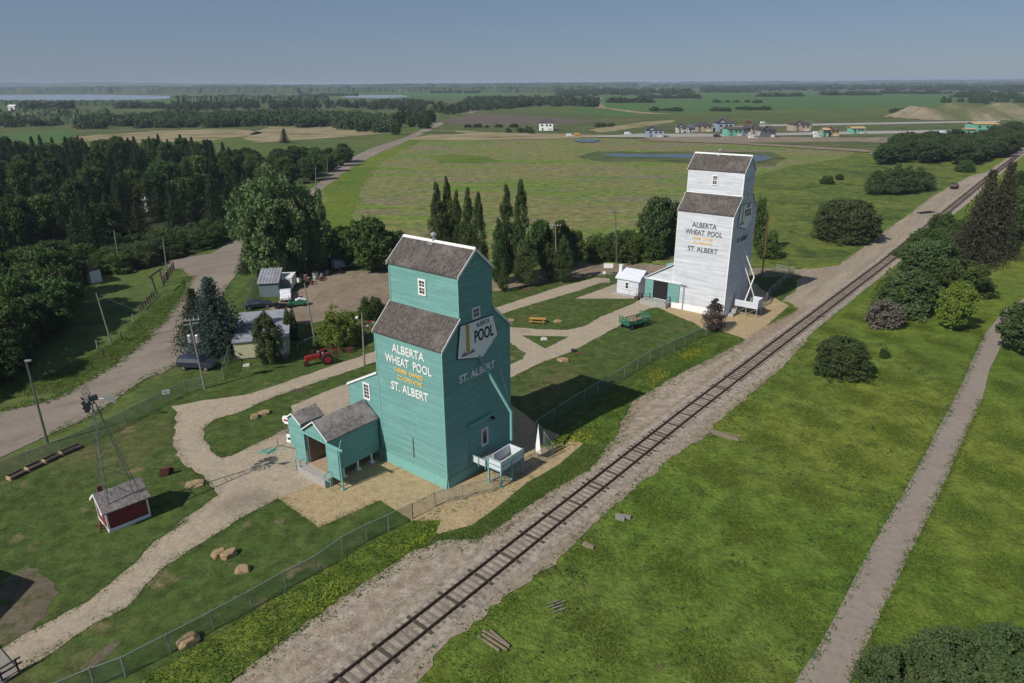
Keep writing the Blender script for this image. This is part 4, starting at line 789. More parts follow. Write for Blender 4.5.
TPL={}
def tpl(kind,i):
    if (kind,i) not in TPL:
        T,me=template(kind,i*13+5); tm=bpy.data.meshes.new('trunk'); tm.from_pydata(T.v,[],T.f); tm.update(); TPL[(kind,i)]=(tm,me)
    return TPL[(kind,i)]
MC={}
def mats(me,m):
    k=(me.name,m.name)
    if k not in MC:
        c=me.copy(); c.materials.clear(); c.materials.append(m); MC[k]=c
    return MC[k]
rt=random.Random(99)
def tree(name,kind,leaf,pos,h,w,label,cat='tree',group=None,var=None,bark='bark',parts=True,trunk=None):
    i=rt.randrange(3) if var is None else var
    tm,cm=tpl(kind,i)
    t=thing(name,label,cat,tuple(pos),rt.uniform(0,6.28),group); t.scale=(w,w,h)
    shrub=kind in('bush','low','round')
    o=bpy.data.objects.new('foliage' if shrub else 'crown',mats(cm,M[leaf])); COL.objects.link(o); o.parent=t
    o=bpy.data.objects.new('stems' if shrub else 'trunk',mats(tm,M[bark])); COL.objects.link(o); o.parent=t
    return t
def ptree(name,kind,leaf,px,py,ty,wpx,label,cat='tree',**k):
    p=g(px,py); return tree(name,kind,leaf,p,hgt(px,py,ty),wpx*mpp(px,py),label,cat,**k)
def inside(x,y,poly):
    c=False; j=len(poly)-1
    for i in range(len(poly)):
        xi,yi=poly[i]; xj,yj=poly[j]
        if (yi>y)!=(yj>y) and x<(xj-xi)*(y-yi)/(yj-yi)+xi: c=not c
        j=i
    return c
def fill(poly,n,mind,rnd,tries=60):
    P=[g(*p) for p in poly]; q=[(p.x,p.y) for p in P]; xs=[a for a,b in q]; ys=[b for a,b in q]; out=[]
    for _ in range(n*tries):
        if len(out)>=n: break
        x,y=rnd.uniform(min(xs),max(xs)),rnd.uniform(min(ys),max(ys))
        if not inside(x,y,q): continue
        if all((x-a)**2+(y-b)**2>mind*mind for a,b in out): out.append((x,y))
    return out
# ---- forest on the left ----
rf=random.Random(21)
for x,y in fill([(-90,300),(0,292),(60,262),(110,262),(150,255),(190,232),(226,232),(258,208),(225,163),(150,158),(-120,163)],250,5.2,rf):
    h=rf.uniform(9.5,14.5); d=math.hypot(x,y)
    if rf.random()<.66: tree('spruce_tree','spruce','l_spruce',(x,y,0),h*.95,rf.uniform(6.5,8.5),'dark spruce in the dense forest on the left side',group='spruces in the left forest')
    else: tree('forest_tree','broad','l_dec',(x,y,0),h*.88,rf.uniform(7.5,10.5),'broadleaf tree mixed into the dense spruce forest on the left',group='broadleaf trees in the left forest')
for x,y in fill([(225,196),(262,203),(318,178),(342,168),(352,160),(318,162),(255,160),(228,163)],46,4.5,rf):
    tree('roadside_tree','broad','l_dec',(x,y,0),rf.uniform(6,8.5),rf.uniform(6,9),'low green tree in the strip between forest and the road bend',group='trees by the road bend')
for x,y in fill([(-120,425),(-60,405),(-20,394),(18,378),(48,352),(66,328),(68,298),(56,275),(0,290),(-100,320)],46,4.2,rf):
    tree('dark_tree','broad','l_dec',(x,y,0),rf.uniform(6,9.5),rf.uniform(6,8.5),'tall dark tree in the clump at the left frame edge',group='dark trees at the left edge')
for x,y in fill([(50,272),(78,268),(98,276),(125,272),(160,262),(212,245),(228,237),(222,230),(150,245),(90,250),(50,258)],34,3.8,rf):
    tree('roadside_shrub','low','l_bush' if rf.random()<.4 else 'l_dec',(x,y,0),rf.uniform(3,5),rf.uniform(5.5,8),'leafy shrub along the foot of the left forest','shrub',group='shrubs at the forest foot')
ptree('yellowing_shrub','low','l_lime',62,288,258,24,'yellow green shrub glowing among dark trees left of the small white shed','shrub')
ptree('spruce_tree','spruce_near','l_spruce',75,262,160,34,'taller spruce standing above the left forest edge') if False else None
# ---- trees round the yard ----
ptree('cottonwood_tree','cotton','l_cot',277,276,167,84,'big pale green cottonwood behind the grey metal shed',var=0,bark='barkp')
ptree('cottonwood_tree','cotton','l_cot',314,270,178,46,'smaller cottonwood joined to the right of the big one',var=1,bark='barkp')
ptree('spruce_tree','spruce_near','l_spruce',252,272,236,34,'dark spruce tucked under the left side of the big cottonwood')
for (x,y,ty,w,l) in ((346,268,228,34,'dark round tree beside the smaller cottonwood'),(372,272,220,46,'broad dark tree behind the dirt yard, left of the teal elevator roof'),(396,268,232,30,'dark tree half hidden behind the teal elevator cupola')):
    ptree('broadleaf_tree','broad','l_dec',x,y,ty,w,l)
ptree('blue_spruce','spruce_near','l_blue',219,352,276,82,'silvery blue spruce beside the cream trailer')
ptree('spruce_tree','spruce_near','l_spruce',200,342,288,54,'narrow dark spruce just left of the blue spruce')
ptree('ash_tree','cotton','l_bush',271,362,311,36,'small green tree in front of the cream trailer wall')
ptree('lilac_shrub','low','l_lime',341,345,303,44,'round yellow green shrub between two poles near the red tractor','shrub',var=1)
ptree('broadleaf_shrub','low','l_dec',372,318,294,26,'green shrub behind the left edge of the teal elevator','shrub')
ptree('broadleaf_shrub','low','l_dec',291,340,305,18,'dark shrub at the back corner of the cream trailer','shrub')
for i,(x,y,ty,w,l) in enumerate(((440,276,184,17,'leftmost tall poplar above the teal cupola roof'),(450,274,178,15,'tallest poplar of the left row above the teal cupola'),(459,275,192,13,'third poplar from the left above the teal cupola roof'),(470,277,189,15,'fourth poplar from the left, with a rounded top'),(480,278,193,14,'fifth poplar, last of the left row above the teal elevator'),
    (507,280,186,16,'poplar left of the tallest pair right of the teal cupola'),(521,282,181,18,'tallest dense poplar right of the teal cupola'),(499,285,219,14,'short poplar close to the right edge of the teal cupola'),(527,286,236,20,'small poplar in front, ringed by bare soil'),(548,281,243,13,'thin poplar with the picnic bench under it'),(563,282,236,17,'narrow poplar by the cross road, left of the sign'),(504,292,262,10,'tiny poplar sapling beside the teal elevator'))):
    ptree('poplar_tree','poplar','l_pop',x,y,ty,w*1.15,l,group='poplars in front of the meadow')
for (x,y,ty,w,l) in ((541,268,222,26,'dark tree between the poplars and the crossarm pole'),(573,266,232,30,'leafy shrub tree right of the crossarm pole'),(560,270,222,20,'dark tree behind the crossarm pole')):
    ptree('broadleaf_tree','broad','l_dec',x,y,ty,w,l)
for x,y in fill([(583,261),(590,258),(620,252),(652,252),(658,262),(620,261.5)],13,3.2,rf):
    tree('willow_shrub','low','l_dec',(x,y,0),rf.uniform(4.5,6.5),rf.uniform(6,8),'dark leafy shrub in the row beyond the cross road','shrub',group='shrubs beyond the cross road')
ptree('broadleaf_tree','broad','l_bush',657,256,199,42,'tall broad tree left of the white elevator wall')
ptree('broadleaf_tree','broad','l_bush',672,254,205,32,'leafy tree partly hidden by the left edge of the white elevator')
ptree('broadleaf_tree','broad','l_dec',756,252,200,16,'dark tree behind the right edge of the white elevator')
ptree('broadleaf_shrub','low','l_dec',768,258,226,22,'low shrub behind the white elevator near the red brown pole','shrub')
# meadow right of the white elevator
ptree('willow_shrub','round','l_bush',843,240,196,72,'large rounded willow bush in the meadow right of the white elevator','shrub',var=0)
for i,(x,y,ty) in enumerate(((874,195,170),(884,194,168),(894,195,164),(905,194,166),(916,192,167),(924,190,172))):
    ptree('meadow_tree','poplar','l_bush',x,y,ty,20,'green tree in the compact clump beyond the rounded willow bush',group='clump of six meadow trees')
ptree('willow_shrub','low','l_dec',827,184,174,14,'small round bush alone in the meadow','shrub'); ptree('willow_shrub','low','l_dec',839,180,173,8,'tiny bush just right of the small round meadow bush','shrub')
ptree('willow_shrub','low','l_dec',965,172,158,18,'rounded bush at the corner of the far hedge by the track','shrub')
rb=random.Random(8)
for x,y in fill([(868,166),(905,164),(960,166),(1000,158),(1024,148),(1060,135),(1010,138),(965,146),(900,152)],95,7,rb):
    tree('hedge_tree','broad','l_far',(x,y,0),rb.uniform(7,10),rb.uniform(9,13),'dark tree in the long belt between meadow and new houses',group='tree belt before the new houses')
# right of the track
ptree('broadleaf_tree','low','l_bush',906,312,265,64,'largest dark bushy tree right of the track',var=2)
ptree('broadleaf_tree','broad','l_bush',925,282,242,50,'dark tree behind the largest bushy one beside the track')
ptree('broadleaf_tree','low','l_dec',958,292,258,60,'wide dark tree behind the small lime green tree')
ptree('lime_tree','broad','l_lime',951,330,285,36,'small lime green tree with a pale trunk right of the track',bark='barkp')
ptree('willow_shrub','round','l_bush',840,375,335,58,'dense rounded bush alone on the grass right of the track','shrub',var=1)
ptree('dry_shrub','bush','l_grey',882,326,298,34,'greyish brown dry shrub at the foot of the dark bushy tree','shrub')
ptree('small_shrub','bush','l_dec',883,358,347,9,'tiny green shrub on the meadow below the lime green tree','shrub')
ptree('yellowing_shrub','low','l_lime',880,300,276,20,'yellowish shrub between the track and the dark bushy tree','shrub')
for (x,y,ty,w,l) in ((972,264,168,58,'left spruce of the tall brown pair beside the track'),(990,257,160,54,'right spruce of the tall brown pair beside the track')):
    ptree('spruce_tree','spruce_near','l_brown',x,y,ty,w,l)
for x,y in fill([(900,262),(925,240),(950,225),(970,240),(945,268),(920,280)],10,4,rb):
    tree('trackside_shrub','low','l_dec',(x,y,0),rb.uniform(3.5,6),rb.uniform(6,9),'dark shrub packed along the right side of the track','shrub',group='shrubs along the track')
for x,y in fill([(985,215),(1008,185),(1024,172),(1090,150),(1250,170),(1250,290),(1100,262),(1040,262),(1006,250)],90,5.5,rb):
    if rb.random()<.4: tree('spruce_tree','spruce','l_spruce',(x,y,0),rb.uniform(9,14),rb.uniform(5,6.5),'dark spruce in the wood at the right frame edge',group='spruces in the right wood')
    else: tree('broadleaf_tree','broad','l_dec',(x,y,0),rb.uniform(7,11),rb.uniform(7,9),'dark broadleaf tree in the wood at the right frame edge',group='broadleaf trees in the right wood')
ptree('broadleaf_tree','broad','l_bush',1026,356,302,52,'leafy tree overhanging the trail at the right frame edge')
for i,(x,y,ty,w) in enumerate(((900,700,628,90),(955,690,604,110),(1010,690,612,100),(1050,720,630,110),(880,735,668,70),(940,745,655,110),(1000,760,660,120))):
    tree('willow_shrub','round','l_bush',g(x,y),3.2+.5*(i%3),w*mpp(x,y)*1.05,'grey green willow bush beside the trail in the lower right corner','shrub',group='willow bushes by the trail',var=i%3)
pt=g(712,331); 
ptree('purple_shrub','poplar','l_purple',713,331,299,22,'upright purple leaved shrub at the corner of the white elevator','shrub')
# field bushes and distant trees as separate individuals
for (x,y,w,h) in ((478,127.5,10,4.5),(468,127.5,8,4),(499,127.5,9,4),(514,127.5,10,4.5),(487,127.6,5,3)):
    ptree('field_bush','low','l_far',x,y,y-h,w,'dark round bush in the far row before the white house','shrub',group='round bushes in the far field')
for x,y in fill([(386,138),(398,139),(432,127),(440,122),(425,118),(400,120),(388,128)],16,6,rb):
    tree('roadside_tree','cotton','l_dec',(x,y,0),rb.uniform(9,13),rb.uniform(9,12),'dense dark tree beside the straight part of the road',group='trees beside the straight road')
tree('spruce_tree','spruce','l_spruce',g(285,143),9,9,'single dark tree standing in front of the pale bare field')
# far woods that read as one mass
def wood(name,poly,n,h0,h1,label,seed,mat='l_far',asp=1.1):
    rnd=random.Random(seed); tm,cm=tpl('far',seed%3); vs=[tuple(v.co) for v in cm.vertices]; fs=[tuple(p.vertices) for p in cm.polygons]
    V=[];F=[]
    for x,y in fill(poly,n,3,rnd,20):
        h=rnd.uniform(h0,h1); w=h*asp*rnd.uniform(.8,1.2); a=rnd.uniform(0,6.28); ca,sa=math.cos(a),math.sin(a); k=len(V)
        V+=[(x+(p[0]*ca-p[1]*sa)*w,y+(p[0]*sa+p[1]*ca)*w,p[2]*h) for p in vs]; F+=[tuple(i+k for i in f) for f in fs]
    me=bpy.data.meshes.new(name); me.from_pydata(V,[],F); me.materials.append(M[mat]); o=bpy.data.objects.new(name,me); COL.objects.link(o)
    tag(o,label,'woodland',kind='stuff'); return o
wood('woodland',[(60,131),(118,128),(235,128),(262,126),(300,128),(330,128),(388,136),(395,122),(300,116),(180,118),(110,121)],330,9,13,'dark belt of woodland beyond the left forest and bare field',1)
wood('woodland',[(160,113),(230,110),(340,109),(470,114),(440,108),(300,105),(180,107)],200,9,14,'dark woodland strip below the lake on the left',2,'l_far',.8)
wood('woodland',[(442,116),(470,112),(530,107),(590,107),(600,104),(560,101),(500,101),(470,104)],150,10,16,'dark wood where the road disappears in the middle distance',3,'l_far')
wood('woodland',[(0,118),(60,116),(110,118),(60,126),(0,128),(-60,126)],90,6,9,'scattered scrub woodland at the far left marsh',4)
wood('woodland',[(0,104),(60,103),(120,104.5),(60,106.5),(0,107),(-60,106)],100,6,9,'low dark tree line along the near lake shore',5)
wood('woodland',[(560,97),(610,95),(640,95.6),(650,93.4),(560,93)],60,14,22,'dark far wood left of the big green field',7,'l_far',1.5)
wood('woodland',[(586,93.5),(700,95.2),(700,94),(588,91.5)],70,14,20,'far dark shelter belt along the green field',8,'l_far',1.5)
wood('woodland',[(700,91),(1200,90),(1200,88.3),(700,89)],180,12,22,'thin hazy tree lines beyond the green field',9,'l_far',2.5)
wood('woodland',[(940,103),(1100,106),(1300,104),(1300,98),(1100,98),(985,99)],140,10,15,'dark wood behind the spoil mound at the right',10)
wood('woodland',[(500,133),(530,134),(545,133.5),(530,132)],6,3,5,'small scrub by the far white house',11)
wood('woodland',[(595,127.5),(612,127),(614,126),(596,126.4)],10,3,4,'low scrub row in the middle field',12)
for k,(x0,x1,y) in enumerate(((652,680,111.4),(716,729,111.4),(738,768,110.2),(893,903,113.2),(915,927,112.6),(936,944,110.6),(715,760,103))):
    wood('shelter_belt',[(x0,y),(x1,y),(x1,y-.7),(x0,y-.7)],18,3,6,['low hedge left in the green field','short hedge left of centre in the green field','long hedge in the middle of the green field','small tree clump before the spoil mound','second tree clump before the spoil mound','tree clump close to the spoil mound','faint hedge line high in the green field'][k],20+k,'l_far',2)
rs=random.Random(77)
names=['thin','ragged','long','short','broken','straight','faint','dark']
spots=[(470,520,101),(300,360,96),(200,250,99.5),(640,700,98.5),(760,800,96.8),(820,880,95.5),(880,990,94),(540,600,91.5),(430,480,93.5),(960,1020,97.5),(1000,1060,92.4),(700,760,92.6),(610,650,103),(380,430,104),(20,70,109),(120,160,108.5)]
for k,(x0,x1,y) in enumerate(spots):
    wood('shelter_belt',[(x0,y),(x1,y+rs.uniform(-.3,.3)),(x1,y-.6),(x0,y-.5)],34,6,13,names[k%8]+(' tree belt in the far country, left part of the horizon' if x0<420 else ' tree belt in the far country, middle of the horizon' if x0<700 else ' tree belt in the far country, right part of the horizon'),60+k,'l_far',1.8)
# low hills on the horizon
def hill(px0,px1,d,h,name,seed):
    rnd=random.Random(seed); n=60; V=[];F=[]
    for i in range(n+1):
        t=i/n; x=((px0+(px1-px0)*t)-512)/FPX*d; hh=h*math.sin(t*math.pi)**.5*(.75+.25*math.sin(t*9+seed)+.1*rnd.uniform(-1,1))
        V+=[(x,d-900,0),(x,d,max(1,hh)),(x,d+1500,0)]
    for i in range(n): F+=[(3*i,3*i+3,3*i+4,3*i+1),(3*i+1,3*i+4,3*i+5,3*i+2)]
    me=bpy.data.meshes.new(name); me.from_pydata(V,[],F); me.materials.append(M['canopy']); o=bpy.data.objects.new(name,me); COL.objects.link(o); o['kind']='structure'
hill(-700,400,9000,85,'hills',1); hill(200,1500,16000,45,'hills',2)
# spoil mound
mp=[g(925,120.5),g(1100,121)]; V=[];F=[]; rnd=random.Random(5); nx,ny=40,10
for j in range(ny+1):
    for i in range(nx+1):
        p=mp[0].lerp(mp[1],i/nx); t=i/nx; e=min(1,t/.14,(1-t)/.1); hh=14*e*math.sin(min(1,j/ny*1.6)*math.pi/2 if j<ny*.62 else (1-(j/ny-.62)/.38)*math.pi/2)
        if j==0 or j==ny: hh=-.5
        V.append((p.x+rnd.uniform(-2,2),p.y+j*9,.1+max(-.5,hh*(.8+.2*math.sin(t*21))+rnd.uniform(-.8,.8))))
for j in range(ny):
    for i in range(nx): a=j*(nx+1)+i; F.append((a,a+1,a+nx+2,a+nx+1))
me=bpy.data.meshes.new('spoil_mound'); me.from_pydata(V,[],F)
for p in me.polygons: p.use_smooth=True
me.materials.append(ground('mound_soil',[((.25,.21,.15),.02,.4,.6,(1.5,.3,1)),((.14,.13,.07),.06,.5,.7)],(.10,.12,.05),fine=(.3,.2))); o=bpy.data.objects.new('spoil_mound',me); COL.objects.link(o); o['kind']='structure'
# ---- tufts: rough grass by the fences, flowers ----
def tufts(name,poly,n,h,mat,seed,label,r=.25,mind=.0):
    rnd=random.Random(seed); V=[];F=[]
    P=[g(*p) for p in poly]; q=[(p.x,p.y) for p in P]; xs=[a for a,b in q]; ys=[b for a,b in q]; k=0; tr=0
    while k<n and tr<n*30:
        tr+=1; x,y=rnd.uniform(min(xs),max(xs)),rnd.uniform(min(ys),max(ys))
        if not inside(x,y,q): continue
        if mind and (math.sin(x*.9+seed)+math.sin(y*.7+x*.35+seed*2)+rnd.uniform(-.8,.8))<mind: continue
        k+=1; hh=h*rnd.uniform(.4,1.2)
        for i in range(7):
            leafquad(V,F,Vector((x+rnd.gauss(0,r),y+rnd.gauss(0,r),.05+hh*rnd.random()**2)),.10+hh*.3,rnd,1.6)
    me=bpy.data.meshes.new(name); me.from_pydata([tuple(v) for v in V],[],F); me.materials.append(M[mat]); o=bpy.data.objects.new(name,me); COL.objects.link(o)
    return tag(o,label,'ground cover',kind='stuff')
strip1=[(140,683),(190,652),(286,592),(389,533),(413,522),(440,520),(430,541),(404,556),(368,580),(322,612),(284,640),(240,672),(200,700),(120,710)]
tufts('weed_strip',strip1,1500,.18,'l_weed',1,'tall weeds between the lower fence and the gravel yard')
tufts('yellow_flowers',[(290,620),(330,590),(380,560),(440,525),(430,538),(380,570),(330,605)],130,.25,'l_flower',2,'yellow flowering weeds beside the lower fence',.2,.3)
strip2=[(537,450),(560,436),(612,392),(650,366),(706,337),(720,334),(745,340),(720,354),(678,374),(632,402),(620,425),(611,443),(588,446),(575,440)]
tufts('weed_strip',strip2,2300,.2,'l_weed',3,'tall weeds between the middle fence and the gravel yard')
tufts('yellow_flowers',[(612,402),(650,374),(700,346),(730,343),(690,362),(650,388),(622,410)],220,.3,'l_flower',4,'yellow flowering weeds beside the middle fence',.2,.2)
tufts('yellow_flowers',[(548,452),(560,440),(585,428),(590,440),(565,450)],70,.35,'l_flower',5,'yellow flowering weeds by the sand pad corner',.2,.0)
tufts('weed_strip',[(440,534),(475,526),(505,505),(545,478),(586,446),(611,446),(587,470),(529,505),(478,540),(440,541)],900,.13,'l_meadow',6,'thin grass strip between the sand pad and the yard')
tufts('weed_strip',[(745,340),(766,328),(789,308),(799,310),(760,331)],300,.13,'l_meadow',7,'thin grass strip beside the white elevator pad')
tufts('weed_strip',[(770,297),(790,285),(800,280),(800,268),(760,270),(755,285)],500,.2,'l_meadow',8,'rough grass in the corner behind the white elevator')
tufts('meadow_grass',[(400,705),(424,683),(440,650),(491,611),(556,566),(619,503),(667,463),(731,412),(778,373),(829,318),(900,300),(1000,300),(960,380),(915,470),(866,555),(822,640),(795,700),(420,720)],9000,.12,'l_meadow',9,'rough meadow grass between the track and the trail',.5,.9)
tufts('meadow_grass',[(0,400),(60,392),(117,358),(147,330),(168,312),(184,288),(160,300),(110,345),(40,380),(0,385)],2200,.28,'l_meadow',10,'long grass on the bank above the paved road')
tufts('meadow_grass',[(914,566),(978,429),(1006,355),(1060,340),(1060,683),(862,683)],4500,.12,'l_meadow',11,'rough grass right of the trail',.5,.6)

def edge_tufts(name,line,n,h,mat,seed,label,spread=.7,size=.16):
    rnd=random.Random(seed); P=[g(*q) for q in line]; L=[(P[i+1]-P[i]).length for i in range(len(P)-1)]; T=sum(L); V=[];F=[]
    for k in range(n):
        s=rnd.uniform(0,T); i=0
        while i<len(L)-1 and s>L[i]: s-=L[i]; i+=1
        d=(P[i+1]-P[i]).normalized(); c=P[i]+d*s+Vector((-d.y,d.x,0))*rnd.gauss(0,spread)
        m=rnd.randrange(3,9); r=rnd.uniform(.08,.3)
        for _ in range(m): leafquad(V,F,Vector((c.x+rnd.gauss(0,r),c.y+rnd.gauss(0,r),.08+h*rnd.random()**2)),size*rnd.uniform(.6,1.3),rnd,1.4)
    me=bpy.data.meshes.new(name); me.from_pydata([tuple(v) for v in V],[],F); me.materials.append(M[mat]); o=bpy.data.objects.new(name,me); COL.objects.link(o); return tag(o,label,'ground cover',kind='stuff')
edge_tufts('grass_fringe',[(424,683),(440,650),(491,611),(513,592),(556,564),(595,525),(619,502),(667,462),(706,436),(731,411),(778,372),(829,315),(875,281)],700,.08,'l_weed',41,'ragged grass fringe on the trail side of the ballast',.75)
edge_tufts('grass_fringe',[(240,672),(284,642),(322,614),(368,582),(404,558),(440,543),(478,542),(529,507),(587,472),(611,447),(631,404),(678,376),(740,342)],700,.08,'l_weed',42,'ragged grass fringe on the elevator side of the yard',.6)
edge_tufts('grass_fringe',[(0,651),(44,625),(88,602),(129,570),(151,546),(187,520),(172,530),(193,514),(217,496),(207,483),(187,467),(173,444),(176,413)],450,.05,'l_dec',43,'grass fringe along the west side of the lower path',.22,.10)
edge_tufts('grass_fringe',[(22,669),(85,631),(132,605),(166,566),(204,542),(240,519),(277,499),(319,528),(380,501)],450,.05,'l_dec',44,'grass fringe along the east side of the lower path',.22,.10)
edge_tufts('grass_fringe',[(330,378),(275,397),(239,413),(214,420),(202,430),(204,441),(222,458),(257,444),(288,429)],280,.05,'l_dec',45,'grass fringe round the island lawn',.22,.10)
edge_tufts('grass_fringe',[(0,412),(58,398),(117,363),(147,337),(168,316),(184,290),(190,277)],1300,.25,'l_meadow',46,'long grass hanging over the upper road edge',.5,.2)
edge_tufts('grass_fringe',[(44,438),(96,414),(146,378),(185,360),(205,340),(228,285)],800,.12,'l_meadow',47,'grass along the lower road edge',.5,.15)
edge_tufts('grass_fringe',[(795,683),(822,642),(866,557),(915,473),(962,384),(985,334)],500,.05,'l_dec',48,'dark grass line on the left edge of the trail',.18,.16)
edge_tufts('grass_fringe',[(849,683),(906,562),(937,500),(968,429),(982,400)],600,.07,'l_meadow',49,'grass along the right edge of the trail',.15,.14)
edge_tufts('sand_weeds',[(420,505),(460,505),(500,490),(530,475)],60,.1,'l_dec',50,'scattered weeds on the sand pad under the platform',1.2,.15)

def canopy(name,x0,x1,y0,y1,h,label,seed,nx=150,ny=10,gap=.0):
    "far woodland as one bumpy canopy with its own height"
    rnd=random.Random(seed); V=[];F=[];H_=[]
    for j in range(ny+1):
        y=y0+(y1-y0)*j/ny
        for i in range(nx+1):
            x=x0+(x1-x0)*i/nx+rnd.uniform(-.4,.4)*(x1-x0)/nx; yy=y+rnd.uniform(-.3,.3)*(y0-y1)/ny*.5; hz_=83.0-(x-510)*.00698
            q=g(x,max(hz_+1.9,yy if y0>91.5 else yy-83+hz_))
            e=.0 if i in(0,nx) or j in(0,ny) else 1
            w=math.sin(i*.21+seed)+math.sin(i*.083+j*1.3+seed*2)+math.sin(j*2.1+i*.4)*.5
            z=(h*rnd.uniform(.6,1.15) if w>-1.2+gap else -1.5)*e-(0 if e else 1.5)
            V.append((q.x,q.y,z)); H_.append(z)
    for j in range(ny):
        for i in range(nx):
            a=j*(nx+1)+i; f=(a,a+1,a+nx+2,a+nx+1)
            if max(H_[k] for k in f)>0: F.append(f)
    me=bpy.data.meshes.new(name); me.from_pydata(V,[],F); me.materials.append(M['canopy']); o=bpy.data.objects.new(name,me); COL.objects.link(o); return tag(o,label,'woodland',kind='stuff')
canopy('woodland',-250,300,93.6,91.0,26,'dark wood on the far shore of the lake',1,gap=.2)
canopy('woodland',-250,640,89.0,86.8,32,'broken blue green woods beyond the lake',2,nx=200,gap=.3)
canopy('woodland',-250,1250,86.6,85.2,36,'hazy woods close to the horizon',3,nx=260,gap=.5)
canopy('woodland',240,600,92.8,91.0,20,'broken woods beyond the middle marsh',4,gap=.9)
canopy('woodland',640,1200,90.2,88.6,20,'thin woods beyond the big green field',5,gap=1.1)
canopy('woodland',-100,150,106.5,104,9,'scrub belt on the near lake shore',6,nx=90,ny=5,gap=.4)
canopy('woodland',-100,110,124,111,7,'patchy marsh scrub at the far left',7,nx=90,ny=14,gap=1.2)
canopy('woodland',170,330,104,100.5,13,'dark conifer wood below the far lake',8,nx=90,ny=6,gap=-.2)

tufts('tall_weeds',[(424,683),(491,611),(595,525),(706,436),(829,330),(920,340),(960,380),(915,470),(822,640),(795,683)],420,.35,'l_dec',61,'scattered tall weeds in the meadow between track and trail',.18,.4)
tufts('meadow_weeds',[(760,260),(800,200),(860,175),(930,175),(880,220),(835,255)],900,.6,'l_bush',63,'weed clumps in the bright meadow beyond the white elevator',.5,.5)
# ---------------- fences ----------------
def fence(pxs,label,h=1.6,mat='chain',post='galv',step=3.0,group=None,name='chain_link_fence',rail=True):
    P=[g(*p) for p in pxs]; o=P[0]; t=thing(name,label,'fence',tuple(o),0,group)
    posts=[]
    V=[];F=[];UV=[];s=0
    for i in range(len(P)-1):
        a,b=P[i],P[i+1]; L=(b-a).length; k=max(1,round(L/step)); 
        for j in range(k): posts.append(a.lerp(b,j/k))
        n=len(V); V+=[tuple(a-o+Vector((0,0,.04))),tuple(b-o+Vector((0,0,.04))),tuple(b-o+Vector((0,0,h))),tuple(a-o+Vector((0,0,h)))]; F.append((n,n+1,n+2,n+3)); UV+=[(s,0),(s+L,0),(s+L,h),(s,h)]; s+=L
    posts.append(P[-1])
    me=bpy.data.meshes.new('wire_mesh'); me.from_pydata(V,[],F); uv=me.uv_layers.new(name='UVMap')
    for i,l in enumerate(me.loops): uv.data[i].uv=UV[l.vertex_index]
    me.materials.append(M[mat]); m=bpy.data.objects.new('wire_mesh',me); COL.objects.link(m); m.parent=t
    pm=bpy.data.meshes.new('post'); q=MB().tube((0,0,0),(0,0,h+.06),.045,.045,6); pm.from_pydata(q.v,[],q.f); pm.materials.append(M[post])
    for p in posts[:100]:
        c=bpy.data.objects.new('post',pm); COL.objects.link(c); c.parent=t; c.location=p-o
    if rail:
        r=MB()
        for i in range(len(P)-1): r.tube(P[i]-o+Vector((0,0,h)),P[i+1]-o+Vector((0,0,h)),.028,.028,5)
        r.build('top_rail',M[post],t)
    return t
fence([(-60,506),(0,478),(61,454),(100,437),(148,412.5),(186,393),(204,389)],'chain link fence running beside the paved road behind the windmill',1.6)
fence([(224,380),(231,356)],'short green mesh fence piece beside the dark parked car',1.7,'chaing')
fence([(246,316),(259,278)],'green mesh fence leading up to the grey metal shed',1.8,'chaing')
fence([(40,712),(95,688),(126,677),(171,653),(214,630),(252,609),(286,589),(317,573),(343,554),(367,541),(389,531),(413,519)],'long chain link fence in the foreground between lawn and tall weeds',1.6,step=4,mat='chaing')
fence([(413,519),(435,507),(462.5,500),(493,492.5),(531,468),(552.5,458)],'thin chain link fence in front of the loading platform of the teal elevator',1.5,step=3)
fence([(552.5,458),(536,434),(570,411),(610,387),(650,362),(706,336),(716,331)],'chain link fence running from the teal elevator to the purple shrub',1.6,'chaing',step=3)
fence([(764,306),(769,297),(793,276),(776,272)],'chain link fence behind the platform of the white elevator',1.6,'chain')
fence([(298,352),(306,347),(316,343),(360,338)],'low wire fence behind the red tractor',1.1,'chaing')
